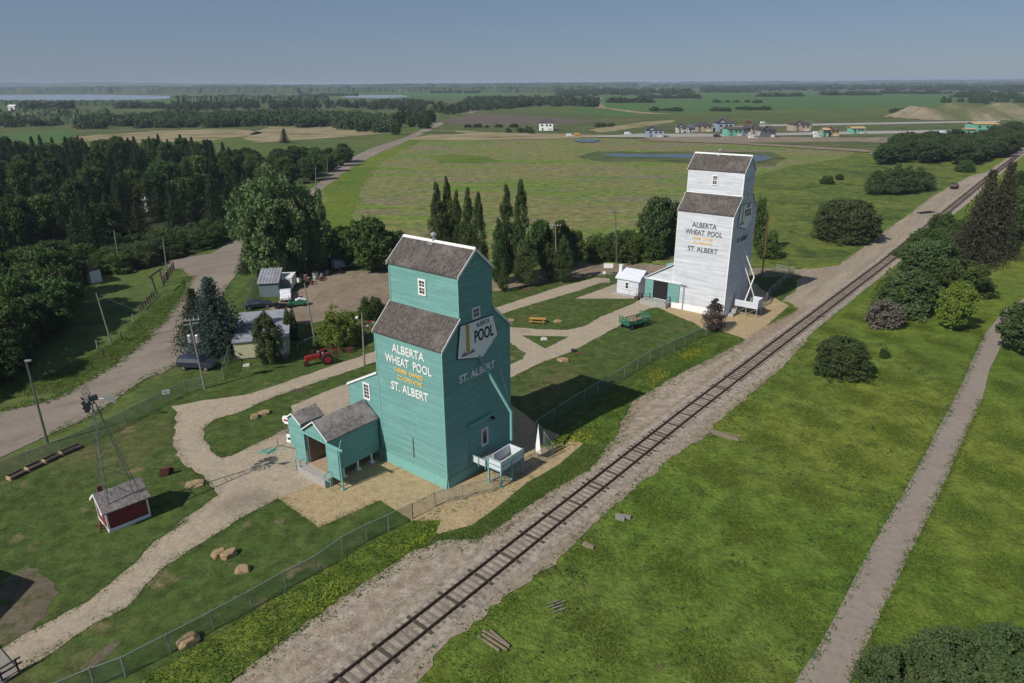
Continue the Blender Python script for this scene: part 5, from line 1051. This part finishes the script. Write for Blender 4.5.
# ---------------- poles ----------------
def upole(px,py,tx,ty,label,kind='plain',mat='pole',name='utility_pole',group=None,r=.13):
    p=g(px,py); h=hgt(px,py,ty); 
    # lean measured from the plan
    lx=(tx-proj((p.x,p.y,h))[0])*mpp(px,py)*.9
    t=thing(name,label,'pole',tuple(p),0,group); top=Vector((lx,0,h))
    MB().tube((0,0,0),top,r,r*.65,8).build('shaft',M[mat],t)
    def P(f): return top*f
    if kind in('cross','trans'):
        c=P(.97); a=.25; d=Vector((math.cos(a),math.sin(a),0)); b=MB().bar(c-d*1.1,c+d*1.1,.11,.13).build('crossarm',M['greywood'],t)
        r_=MB()
        for s in(-1,-.45,.45,1): r_.tube(c+d*s+Vector((0,0,.05)),c+d*s+Vector((0,0,.28)),.05,.03,6)
        r_.build('insulator_row',M['wtrim'],t)
    if kind=='trans':
        for s in(-1,1):
            c=P(.72)+Vector((s*.45,0,0)); MB().lathe([(.2,-.55),(.27,-.5),(.27,.4),(.2,.5),(.06,.55)],tuple(c)).build('transformer_can',M['galv'],t)
        c=P(.9); MB().bar(c+Vector((-.9,.1,0)),c+Vector((.9,.1,.3)),.08).build('bracket',M['galv'],t)
    if kind=='lamp':
        c=P(1); MB().tube(c,c+Vector((.35,-.2,.1)),.04).build('lamp_arm',M['steel'],t); MB().box(c.x+.1,c.x+.7,c.y-.35,c.y-.1,c.z+.08,c.z+.2).build('lamp_head',M['galv'],t)
    if kind=='twin':
        c=P(1)
        for s in(-1,1): MB().box(c.x+(s*1.0-.45),c.x+(s*1.0+.45),-.15,.15,c.z,c.z+.2).build('lamp_head',M['galv'],t)
        MB().bar(c+Vector((-1,0,0)),c+Vector((1,0,0)),.06).build('lamp_arm',M['steel'],t)
    return t
upole(48,444,26,361,'dark street light pole standing beside the road at the far left','lamp','steel',name='street_light')
upole(205,389,189,318,'pole with two transformer cans between the dark car and the path','trans')
upole(112,345,96,293,'bare leaning pole on the grass left of the road bend')
upole(168,280,163,237,'tall pole beside the log gateway')
upole(120,268,114,230,'pole rising out of the shrubs left of the log gateway')
upole(315,341,304,283,'pole at the edge of the dirt yard, behind the round yellow green shrub')
upole(364.5,366,362,313,'bare pole beside the green picnic table, left of the teal elevator')
upole(557,278,555,224,'crossarm pole between the poplars and the cross road','cross')
upole(617,264,615,212,'tall twin headed light above the row of shrubs','twin','steel',name='street_light')
upole(762,275,769,213,'red brown pole just right of the white elevator',mat='polered')
upole(328,178,327,155,'thin pole at the roadside beyond the left forest',group='distant poles')
upole(316,192,316,165,'thin pole beside the road bend at the forest end',group='distant poles')
for px,py,ty in ((862,141,130),(812,139,129),(905,141,131),(760,141,131),(880,147,137),(948,137,127)):
    upole(px,py,px,ty,'thin street light pole among the new houses','plain','steel',name='street_light',group='street lights of the new suburb',r=.12)
# log gateway and rail fence posts
def logs(x,y,lab): pass
a=g(156.5,294); b=g(164,286); gw=thing('log_gateway','tall log gateway on the grass beside the road bend','gateway',tuple(a)); q=b-a
MB().tube((0,0,0),(-.3,0,3.1),.17,.15).build('post',M['creo'],gw); MB().tube(q,q+Vector((-.3,0,3.2)),.17,.15).build('post',M['creo'],gw); MB().tube(Vector((-.55,-.5,3.15)),q+Vector((-.1,.5,3.25)),.16).build('beam',M['creo'],gw)
for i in range(7):
    p=g(141,311).lerp(g(156,295),i/7); t=thing('log_post','short dark log post in the row below the gateway','post',tuple(p),0,'log posts beside the gateway'); MB().tube((0,0,0),(0,0,1.0+.2*(i%2)),.16,.14).build('log',M['creo'],t)
    if i<6:
        e=g(141,311).lerp(g(156,295),(i+1)/7)-p; MB().tube((0,0,.7),tuple(e+Vector((0,0,.7))),.07).build('rail',M['creo'],t)
for i in range(6):
    p=g(165,283).lerp(g(174,270),i/5); t=thing('log_post','dark log post in the row above the gateway','post',tuple(p),0,'log posts above the gateway'); MB().tube((0,0,0),(0,0,1.6),.2,.17).build('log',M['creo'],t)
    MB().tube((0,0,1.6),(0,0,1.68),.21,.2).build('cap',M['greywood'],t)
for i,(x,y) in enumerate(((98,349),(122,340),(134,322),(104,357))):
    p=g(x,y); t=thing('marker_post',['stubby post at the foot of the leaning pole','low grey marker post on the roadside grass','small post above the road verge','short dark bollard near the road edge'][i],'post',tuple(p)); MB().tube((0,0,0),(0,0,1.3),.12,.1).build('stump',M['creo' if i%2 else 'greywood'],t)
# ---------------- vehicles ----------------
def car(name,label,a,b,body,kind='suv',cat='car',group=None):
    "a rear bumper, b front bumper marks on the ground"
    A,B=g(*a),g(*b); e=B-A; mid=(A+B)/2; L={'suv':4.9,'pickup':5.2,'low':4.6,'van':5.0}[kind]; t=thing(name,label,cat,tuple(mid),math.atan2(e.y,e.x),group); h=L/2
    if kind=='suv': prof=[(-h,.45),(-h,1.15),(-h+.25,1.75),(h*.18,1.82),(h*.5,1.15),(h-.1,1.0),(h,.8),(h,.45)]; cab=[(-h+.12,1.18),(-h+.34,1.66),(h*.16,1.7),(h*.43,1.18)]
    elif kind=='van': prof=[(-h,.4),(-h,2.1),(h*.5,2.1),(h*.8,1.2),(h,1.0),(h,.4)]; cab=[(h*.2,1.2),(h*.2,1.9),(h*.5,1.95),(h*.75,1.2)]
    elif kind=='pickup': prof=[(-h,.5),(-h,1.15),(-.2,1.15),(0,1.85),(h*.35,1.85),(h*.58,1.2),(h-.1,1.05),(h,.85),(h,.5)]; cab=[(-.05,1.25),(.1,1.75),(h*.33,1.75),(h*.52,1.25)]
    else: prof=[(-h,.4),(-h,.9),(-h*.6,.95),(-h*.35,1.4),(h*.15,1.4),(h*.45,.95),(h,.8),(h,.4)]; cab=[(-h*.52,.98),(-h*.33,1.32),(h*.13,1.32),(h*.37,.98)]
    m=MB(); m.prism(prof,'y',-.9,.9); o=m.build('body',M[body],t); bv=o.modifiers.new('b','BEVEL'); bv.width=.08; bv.segments=2; bv.limit_method='ANGLE'
    cx=sum(p[0] for p in cab)/4
    for s in(-1,1):
        MB().prism(cab,'y',s*.902 if s>0 else -.93,.93 if s>0 else -.902).build('side_window',M['cglass'],t)
    x0,z0=cab[2]; x1,z1=cab[3]; m=MB(); m.add([(x0+.09,-.72,z0),(x0+.09,.72,z0),(x1+.11,.8,z1),(x1+.11,-.8,z1),(x0+.05,-.72,z0),(x0+.05,.72,z0),(x1+.07,.8,z1),(x1+.07,-.8,z1)],[(0,3,2,1),(4,5,6,7),(0,1,5,4),(1,2,6,5),(2,3,7,6),(3,0,4,7)]); m.build('windscreen',M['cglass'],t)
    for sx_ in(-h*.62,h*.62):
        for s in(-1,1):
            w=MB().wheel((sx_,s*.82,.36),.36,.24).build('wheel',M['rubber'],t); MB().wheel((sx_,s*.945,.36),.2,.02).build('rim',M['chrome'],w)
    for s in(-1,1):
        MB().box(h-.02,h+.02,s*.65-.15,s*.65+.15,.68,.82).build('headlight',M['chrome'],t); MB().box(-h-.02,-h+.02,s*.75-.08,s*.75+.08,.8,1.1).build('tail_light',M['red'],t)
    if kind=='pickup': MB().box(-h+.1,-.25,-.78,.78,1.152,1.17).build('load_bed',M['black'],t)
    return t
car('parked_car','dark blue estate car parked on the grass beside the road',(183,368),(214,369),'carb','suv')
car('pickup_truck','white pickup truck parked in front of the white box trailer',(287,293),(286,305),'carw','pickup','truck')
car('covered_car','dark car under a blue cover beside the cream trailer',(250,309),(266,307),'carb','low')
p=g(957,190)
car('track_vehicle','dark vehicle parked on the gravel yard beside the track',(950,190.5),(958,187),'black','suv','vehicle')
for i,(x,y,bd,lab) in enumerate(((748,123.5,'red','red truck on the far street behind the houses'),(763,124,'carw','white van on the far street behind the houses'),(816,134.5,'carw','white pickup beside the detached grey house'),(817,138,'carw','white van in front of the unfinished timber house'),(934,137,'red','red truck on the new entry road'),(936,134.5,'blue','blue truck behind the red truck on the entry road'),(943,134,'carw','white van left of the unfinished garage'),(953,134,'carw','white pickup left of the large unfinished house'),(1000,133,'carw','white van right of the large unfinished house'),(902,142.5,'carb','dark truck at the junction of the entry road'),(884,149,'carb','dark car at the end of the new street'),(570,136.8,'carw','white van near the lone white house'),(578,136,'wheat','pale truck near the lone white house'),(752,139,'carw','white car below the beige house'),(717,137.5,'carb','dark car beside the green wrapped house'),(628,135,'carw','white trailer on the lot left of the blue grey house'))):
    car('distant_vehicle',lab,(x-2.2,y),(x+2.2,y-.1),bd,'van','vehicle')
# white box trailer
a,L,az=face((280,291.5),(293,291)); t=thing('box_trailer','white enclosed box trailer parked against the grey metal shed','trailer',tuple(a),az)
MB().box(0,L,0,4.0,.5,2.4).build('body',M['wtrim'],t); MB().box(-.05,L+.05,-.05,4.05,2.4,2.5).build('roof',M['wtrim'],t)
for x in(.0,L):
    w=MB().wheel((x,1.8,.35),.35,.25,'x').build('wheel',M['rubber'],t)
MB().box(L*.15,L*.85,-.04,-.002,.6,2.2).build('rear_door',M['galv'],t); MB().tube((L/2,4,.5),(L/2,5.2,.5),.06).build('drawbar',M['steel'],t)
# green and white mower buggy
p=g(298,306); t=thing('mower_buggy','green and white ride-on mower with an orange flag on the dirt yard','mower',tuple(p),.35)
m=MB(); m.prism([(-1.5,.4),(-1.5,.9),(-.4,1.0),(.3,1.25),(1.5,.9),(1.6,.4)],'y',-.6,.6); m.build('body',M['gpaint'],t)
m=MB(); m.prism([(-.3,1.05),(.3,1.3),(1.4,.98),(1.4,1.06),(.3,1.4),(-.3,1.15)],'y',-.5,.5); m.build('bonnet',M['wtrim'],t)
MB().box(-1.2,-.6,-.35,.35,.95,1.15).build('seat',M['black'],t); MB().box(-.5,-.3,-.3,.3,1.6,1.75).build('flag',M['red'],t)
for x in(-1,1.05):
    for s in(-1,1): w=MB().wheel((x,s*.7,.38 if x<0 else .3),.38 if x<0 else .3,.25).build('wheel',M['rubber'],t)
m=MB(); m.bar((-1.3,.4,.9),(-1.3,.4,1.8),.06); m.bar((-1.3,-.4,.9),(-1.3,-.4,1.8),.06); m.bar((-1.3,-.4,1.8),(-1.3,.4,1.8),.06); m.build('roll_bar',M['black'],t)
p=g(283,308); t=thing('equipment_pile','dark heap of machine parts beside the green mower','pile',tuple(p))
m=MB(); rnd=random.Random(4)
for k in range(14): m.bar((rnd.uniform(-1.5,1.5),rnd.uniform(-1,1),rnd.uniform(.1,.5)),(rnd.uniform(-1.5,1.5),rnd.uniform(-1,1),rnd.uniform(.2,.9)),rnd.uniform(.08,.3))
m.build('parts',M['black'],t)
# ---- red tractor ----
A,B=g(329,362),g(309,366); e=B-A; t=thing('tractor','red antique farm tractor with large rear wheels on the lawn','tractor',tuple((A+B)/2),math.atan2(e.y,e.x))
m=MB(); m.prism([(-.2,.95),(-.2,1.45),(1.7,1.4),(1.8,.8),(1.2,.75)],'y',-.28,.28); m.build('bonnet',M['red'],t)
m=MB(); m.box(-1.1,-.2,-.25,.25,.7,1.15); m.box(-1.3,-.3,-.2,.2,.5,.8); m.box(-1.0,-.9,-.85,.85,.72,.86); m.build('rear_axle',M['red'],t)
for s in(-1,1):
    w=MB().wheel((-.95,s*.9,.78),.78,.34,n=26).build('rear_wheel',M['rubber'],t); MB().wheel((-.95,s*1.08,.78),.46,.04,n=20).build('rim',M['red'],w); 
    m=MB(); m.prism([(-1.5,1.5),(-1.2,1.72),(-.6,1.7),(-.4,1.45),(-.6,1.6),(-1.2,1.62)],'y',s*.72-.13,s*.72+.13); m.build('fender',M['red'],t)
    w=MB().wheel((1.65,s*.2,.34),.34,.18).build('front_wheel',M['rubber'],t); MB().wheel((1.65,s*.3,.34),.17,.02).build('rim',M['red'],w)
MB().bar((1.6,0,.35),(1.6,0,.9),.12).build('front_column',M['red'],t)
MB().box(-1.35,-.95,-.25,.25,1.2,1.35).build('seat',M['galv'],t); m=MB(); m.tube((-.35,0,1.3),(-.7,0,1.6),.03); m.wheel((-.72,0,1.62),.22,.04,'x'); m.build('steering_wheel',M['black'],t)
m=MB(); m.tube((.7,0,1.4),(.7,0,2.1),.05); m.build('exhaust',M['rust'],t)
for x in(-.1,-.55): MB().lathe([(.1,0),(.14,.1),(.1,.25)],(x,-.35*(1 if x>-.3 else -1),1.5)).build('lamp',M['galv'],t)
# plough behind the tractor
p=g(340,352); t=thing('cultivator','rusty towed cultivator with red frame standing behind the tractor','farm implement',tuple(p),.4)
m=MB(); 
for y in(-.8,.8): m.bar((-2,y*.4,.7),(2,y,.6),.1)
for x in(-1.2,-.2,.8,1.6): m.bar((x,-1,.62),(x,1,.62),.08)
m.bar((-3,0,.5),(-2,0,.7),.09); m.build('frame',M['rust'],t)
for x,y in((-.8,-1.1),(-.8,1.1),(1.2,-1.1),(1.2,1.1)): MB().wheel((x,y,.42),.42,.08).build('wheel',M['rust'],t)
m=MB(); 
for k in range(8): m.bar((-1.4+.4*k,-.8+.2*(k%4),.6),(-1.2+.4*k,-.8+.2*(k%4),.08),.06)
m.build('tines',M['rust'],t)
# picnic tables
def picnic(px,py,rz,mat,label,L=2.2):
    t=thing('picnic_table',label,'table',tuple(g(px,py)),rz)
    m=MB(); 
    for k in range(5): m.box(-L/2,L/2,-.4+.165*k,-.26+.165*k,.74,.78)
    m.build('table_top',M[mat],t)
    for s in(-1,1): MB().box(-L/2,L/2,s*.72-.13,s*.72+.13,.44,.48).build('bench',M[mat],t)
    for x in(-L*.35,L*.35):
        m=MB(); m.bar((x,-.65,0),(x,-.2,.74),.07); m.bar((x,.65,0),(x,.2,.74),.07); m.bar((x,-.8,.4),(x,.8,.4),.07); m.build('leg',M[mat],t)
picnic(349,344,.5,'tealpic','teal painted picnic table under the round yellow green shrub',3.2)
picnic(537.5,323,-.15,'orange','orange varnished picnic table on the triangular lawn',2.6)
picnic(545,282,.2,'rust','dark rusty picnic table in the shade of the poplars',2.4)
# green rack wagon
p=g(634,327); t=thing('hay_wagon','green slatted rack wagon loaded with brown sacks on the lawn','wagon',tuple(p),.62)
MB().box(-2.2,2.2,-1.05,1.05,.85,.95).build('deck',M['gpaint'],t)
for x in(-2.15,2.15):
    m=MB()
    for y in(-1,-.35,.35,1): m.bar((x,y,.95),(x,y,2.1),.09)
    for z in(1.25,1.6,1.95): m.bar((x,-1.1,z),(x,1.1,z),.05,.14)
    m.build('end_rack',M['gpaint'],t)
for y in(-1.05,1.05):
    m=MB()
    for x in(-1.5,-.5,.5,1.5): m.bar((x,y,.95),(x,y,1.5),.08)
    for z in(1.15,1.42): m.bar((-2.1,y,z),(2.1,y,z),.05,.13)
    m.build('side_rack',M['gpaint'],t)
for x in(-1.4,1.4):
    for s in(-1,1):
        w=MB().wheel((x,s*.95,.42),.42,.14).build('wheel',M['rubber'],t); MB().wheel((x,s*1.03,.42),.2,.02).build('rim',M['gpaint'],w)
m=MB(); m.bar((2.2,0,.6),(4,0,.3),.09); m.build('drawbar',M['gpaint'],t)
ld=thing('sack_load','lumpy brown sack bundle lying on the green wagon','load',tuple(p+Vector((0,0,.95))),.62)
rnd=random.Random(2)
m=MB(); 
for k in range(9): m.lathe([(.1,0),(.42,.12),(.46,.32),(.25,.5),(.05,.55)],(-.9+.4*(k%5),-.4+.7*(k//5)+rnd.uniform(-.1,.1),rnd.uniform(0,.1)),10)
m.build('sacks',M['straw'],ld,smooth=True)
# rocks
def rock(px,py,s,label,mat='rock',group=None,fl=.6,rz=0,el=1.3,name='boulder'):
    import bmesh
    bm=bmesh.new(); bmesh.ops.create_icosphere(bm,subdivisions=3,radius=.5); rnd=random.Random(int(px*7+py)); ph=[rnd.uniform(0,6) for _ in range(6)]
    for v in bm.verts:
        c=v.co.normalized(); k=1+.16*math.sin(3*c.x+ph[0])*math.sin(3*c.y+ph[1])+.10*math.sin(6*c.z+ph[2]+4*c.x)+.05*rnd.uniform(-1,1)
        v.co=Vector((max(-.42,min(.42,c.x*.5*k))*el,max(-.4,min(.4,c.y*.5*k)),max(-.3,min(.36,c.z*.5*k))*fl*1.4+.2*fl))
    me=bpy.data.meshes.new(name); bm.to_mesh(me); bm.free(); me.materials.append(M[mat]); o=bpy.data.objects.new(name,me); COL.objects.link(o)
    o.location=g(px,py); o.rotation_euler=(0,0,rz); o.scale=(s,)*3; return tag(o,label,'rock',group)
rock(219,555,1.0,'left boulder of the touching pair on the foreground lawn',rz=.8); rock(229,556,1.1,'right boulder of the touching pair on the foreground lawn',rz=.8); rock(243,571,1.0,'single squarish boulder below the touching pair',rz=.2)
rock(189,643,1.3,'boulder right behind the foreground fence',rz=.7); rock(195,485,1.5,'low pale straw coloured boulder at the path edge',fl=.25,rz=.3)
rock(255,418,1.0,'upright boulder on the island lawn between the paths',rz=.2,el=1); rock(264,414,1.2,'long curved boulder on the island lawn',fl=.4,rz=.3)
rock(563,361,1.4,'flat orange boulder beside the tip of the big shadow',fl=.4,rz=.2); rock(557.5,322,1.1,'small boulder right of the orange picnic table',rz=.2,fl=.4); rock(511,321,1.0,'boulder by the right edge of the teal elevator',fl=.4)
rock(544,340,.9,'white boulder on the little triangular grass island','rockw'); rock(247,410,1.0,'white stone beside the cream trailer','rockw') if False else rock(247,366,.8,'white stone in front of the cream trailer','rockw',fl=.5)
rock(302,436,.5,'small pale stone at the office wall','rockw') if False else None
for k,(x,y) in enumerate(((497,289),(503,290),(508,291))): rock(x,y,.9,'flat stone in the row by the tiny poplar sapling',group='stones by the sapling',fl=.35)
rock(574,351.5,.8,'dark metal lump on the lawn beside the path','black',fl=.6,name='machine_part'); rock(579,353.5,.7,'brown lump right of the dark metal lump','rust',fl=.4,name='machine_part'); rock(300,391,1.0,'dark debris heap on the gravel beside the annex','creo',fl=.15,el=2,rz=.5,name='debris_heap')
rock(527.5,289,1.4,'mulch ring at the foot of the small poplar','rust',fl=.12,name='mulch_ring')
# small old plough on the west lawn, pump parts
p=g(165,476); t=thing('plough','small rusty walking plough alone on the lawn','farm implement',tuple(p),.4)
m=MB(); m.prism([(-.5,.1),(.3,.1),(.5,.9),(-.3,.9)],'y',-.15,.15); m.build('mouldboard',M['rust'],t); MB().wheel((.5,.25,.35),.35,.06).build('wheel',M['rust'],t); m=MB(); m.bar((0,0,.7),(1.4,.3,.4),.06); m.bar((0,0,.8),(-.9,-.2,1.1),.05); m.build('handles',M['rust'],t)
p=g(270,452); t=thing('hose_heap','pale green net heap lying on the gravel plaza','heap',tuple(p),.3); m=MB(); rnd=random.Random(9)
for k in range(30): m.bar((rnd.gauss(0,.5),rnd.gauss(0,.3),rnd.uniform(.03,.2)),(rnd.gauss(0,.5),rnd.gauss(0,.3),rnd.uniform(.03,.25)),.07)
m.build('net',M['sheathing'],t)
a=g(278,447); t=thing('rail_stand','thin metal stand with a trailing pipe beside the net heap','stand',tuple(a)); m=MB(); m.tube((0,0,0),(0,0,1.0),.04); m.tube((-.5,0,.05),(.5,0,.05),.04); m.tube((0,0,.3),tuple(g(300,452)-a+Vector((0,0,.3))),.04); m.build('pipe',M['steel'],t)
# planters along the road fence
cs=[(10,480),(28,471),(45,463),(62,455),(84,446)]
for i in range(4):
    a,b=g(*cs[i]),g(*cs[i+1]); e=(b-a); L=e.length-.25; t=thing('planter_bin',['first','second','third','fourth'][i]+' from the left of the long dark planter troughs by the road fence','planter',tuple(a),math.atan2(e.y,e.x),'planter troughs by the fence')
    m=MB(); m.box(0,L,-.45,-.38,0,.35); m.box(0,L,.38,.45,0,.35); m.build('side_boards',M['creo'],t); MB().box(0,L,-.38,.38,0,.2).build('soil',M['creo'],t)
    m=MB(); m.box(-.12,0,-.32,.32,0,.38); m.build('end_board',M['woodl'],t)
# signs
p=g(168,401); t=thing('fence_sign','small pale blue sign hanging on the road fence','sign',tuple(p+Vector((0,-.07,.95))),.42); MB().box(-.4,.4,-.02,.02,0,.5).build('panel',M['signw'],t); MB().box(-.3,.3,-.035,-.021,.15,.35).build('blue_band',M['hb'],t)
p=g(608,275); t=thing('road_sign','white board sign on two posts by the cross road','sign',tuple(p),-.1); MB().box(-.9,.9,-.03,.03,1.4,2.3).build('panel',M['wtrim'],t)
for x in(-.7,.7): MB().bar((x,.05,0),(x,.05,2.2),.08).build('post',M['galv'],t)
p=g(604,279); t=thing('road_sign','tiny white marker sign left of the board sign','sign',tuple(p),-.1); MB().box(-.25,.25,-.02,.02,1.0,1.5).build('panel',M['wtrim'],t); MB().bar((0,.04,0),(0,.04,1.4),.06).build('post',M['galv'],t)
# scrap yard behind the metal shed
rnd=random.Random(31); sp=[(289,277,'tarp'),(296,279,'rust'),(301,277,'galv'),(306,280,'rust'),(311,277,'rust'),(316,280,'galv'),(321,281,'rust'),(299,282,'wtrim'),(304,284,'creo'),(309,283,'rust'),(312,285,'rust'),(322,277,'greywood'),(284,279,'rust'),(293,276,'rust'),(314,275,'rust'),(307,275,'creo'),(327,275,'greywood')]
for i,(x,y,mm) in enumerate(sp):
    big=i==5; p=g(x,y); t=thing('oil_drum' if not big else 'water_tank','rusty drum or bin in the crowded scrap row behind the metal shed' if not big else 'upright galvanised tank in the scrap row behind the metal shed','drum' if not big else 'tank',tuple(p),rnd.uniform(0,3),None if big else 'scrap drums')
    s=1.5 if big else rnd.uniform(.7,1.1); m=MB(); m.lathe([(.38*s,0),(.4*s,.03),(.38*s,.06),(.38*s,.45*s),(.4*s,.48*s),(.38*s,.51*s),(.38*s,.95*s),(.41*s,1.0*s)]); m.build('barrel',M[mm],t); MB().lathe([(.36*s,0),(.30*s,.03)],(0,0,1.0*s)).build('lid',M['black' if i%3 else 'galv'],t)
for i,(x,y,lab) in enumerate(((345,268,'pale blue van shaded under the dark trees behind the yard'),(332,266,'dark van in deep shade behind the scrap row'))): car('parked_van',lab,(x-6,y+1),(x+6,y-1),'hb' if i==0 else 'carb','van','van')
for i in range(14):
    p=g(362+rnd.uniform(-14,14),322+rnd.uniform(-8,8)); t=thing('machine_part','mixed machine scrap piled between the pole and the teal elevator','scrap',tuple(p),rnd.uniform(0,3),'scrap by the teal elevator'); m=MB(); s=rnd.uniform(.4,.9)
    m.bar((-s,0,.2),(s,.2,.5*s),.15); m.wheel((0,0,.35*s),.35*s,.15); m.box(-.3*s,.3*s,-.2,.3,.1,.6*s); m.build('scrap_frame',M[['red','rust','galv','wtrim','creo'][i%5]],t)
# timber by the track
def timber(px,py,n,L,mat,label,rz,w=.22,gap=.35,name='timber_pile'):
    t=thing(name,label,'timber',tuple(g(px,py)),rz); rnd=random.Random(int(px))
    for i in range(n): 
        a=rnd.uniform(-.08,.08); MB().bar((-L/2+rnd.uniform(-.3,.3),(i-n/2)*gap,.12+.06*(i%2)),(L/2+rnd.uniform(-.3,.3),(i-n/2)*gap+a*L,.12+.03*(i%3)),w).build('beam' if n>1 else 'plank',M[mat],t)
timber(496,641,4,2.1,'wood','four brown beams lying side by side in the grass near the track',-.75,.12,.3)
timber(588,546,2,1.3,'wood','split weathered plank at the edge of the lower gravel',-.6,.2,.2)
timber(623,518,2,.8,'greywood','short broken plank at the gravel edge',-.2,.3,.3)
timber(726,436,5,2.6,'wood','long tangle of broken brown boards on the grass beside the track',-.55,.10,.2)
timber(925,213,3,5,'black','flat stack of black sleepers on the yard in the distance',.3,.35,.6)
timber(556,606,4,.9,'greywood','bleached twigs scattered on the meadow below the track',.4,.06,.3)
timber(820,317,2,1.4,'rust','rust coloured boards at the gravel edge above the rounded bush',.6,.2,.4)
timber(787,330,0,1,'rust','x',0) if False else None
# boardwalk corner at the lower left
a=g(-8,640); b=g(19,672); e=(b-a); az=math.atan2(e.y,e.x); t=thing('boardwalk','grey plank boardwalk corner with a dark handrail at the lower left','boardwalk',tuple(a),az); L=e.length
m=MB(); 
for k in range(14): m.box(0,L,-.28*(k+1)+.01,-.28*k,.08,.16)
m.build('planks',M['greywood'],t)
m=MB(); 
c=g(19,672); d=g(-14,692)-c
for k in(0,.5,1): q=c-a+d*k; 
t2=thing('handrail','dark timber handrail along the edge of the boardwalk','railing',tuple(c),math.atan2(d.y,d.x)); Ld=d.length
for x in(0,Ld*.5,Ld): MB().bar((x,0,0),(x,0,1.05),.1).build('post',M['creo'],t2)
m=MB()
for z in(1.0,.6): m.bar((-.3,0,z),(Ld,0,z),.1)
m.build('rails',M['creo'],t2)
# building just outside the frame whose roof shades the lower left corner
p=g(-75,650); t=thing('station_building','low brown gabled building just beyond the left frame edge','building',tuple(p),.55)
MB().box(-6,0,0,6,0,2.6).build('walls',M['wood'],t); MB().prism([(-.6,2.5),(3,4.6),(6.6,2.5),(6.6,2.7),(3,4.8),(-.6,2.7)],'x',-6.6,.6).build('roof',M['shin'],t)
# wires between the poles
def wire(a,b,sag,label):
    a,b=Vector(a),Vector(b); m=MB(); pr=None
    for i in range(17):
        s=i/16; p=a.lerp(b,s)-Vector((0,0,sag*4*s*(1-s)))
        if pr is not None: m.tube(pr,p,.015,.015,3,False)
        pr=p
    tag(m.build('power_line',M['steel']),label,'cable')
P1=g(205,389)+Vector((-.3,0,9.0)); P2=g(315,341)+Vector((0,0,9)); P3=g(112,345)+Vector((0,0,7.6))
wire(P1,P2,.8,'thin cable between the transformer pole and the yard pole'); wire(P1,P3,.8,'thin cable crossing the paved road from the transformer pole')
# ---------------- haze ----------------
hz=MB().box(-27000,27000,-1500,27000,-1.0,62)
hm=bpy.data.materials.new('haze_air'); hm.use_nodes=True; hn=hm.node_tree; hn.nodes.remove(hn.nodes['Principled BSDF'])
pv=hn.nodes.new('ShaderNodeVolumePrincipled'); pv.inputs['Color'].default_value=(.62,.75,.95,1); pv.inputs['Density'].default_value=HAZE; pv.inputs['Anisotropy'].default_value=0.0
hn.links.new(pv.outputs[0],hn.nodes['Material Output'].inputs['Volume'])
o=hz.build('haze',hm); o['kind']='stuff'
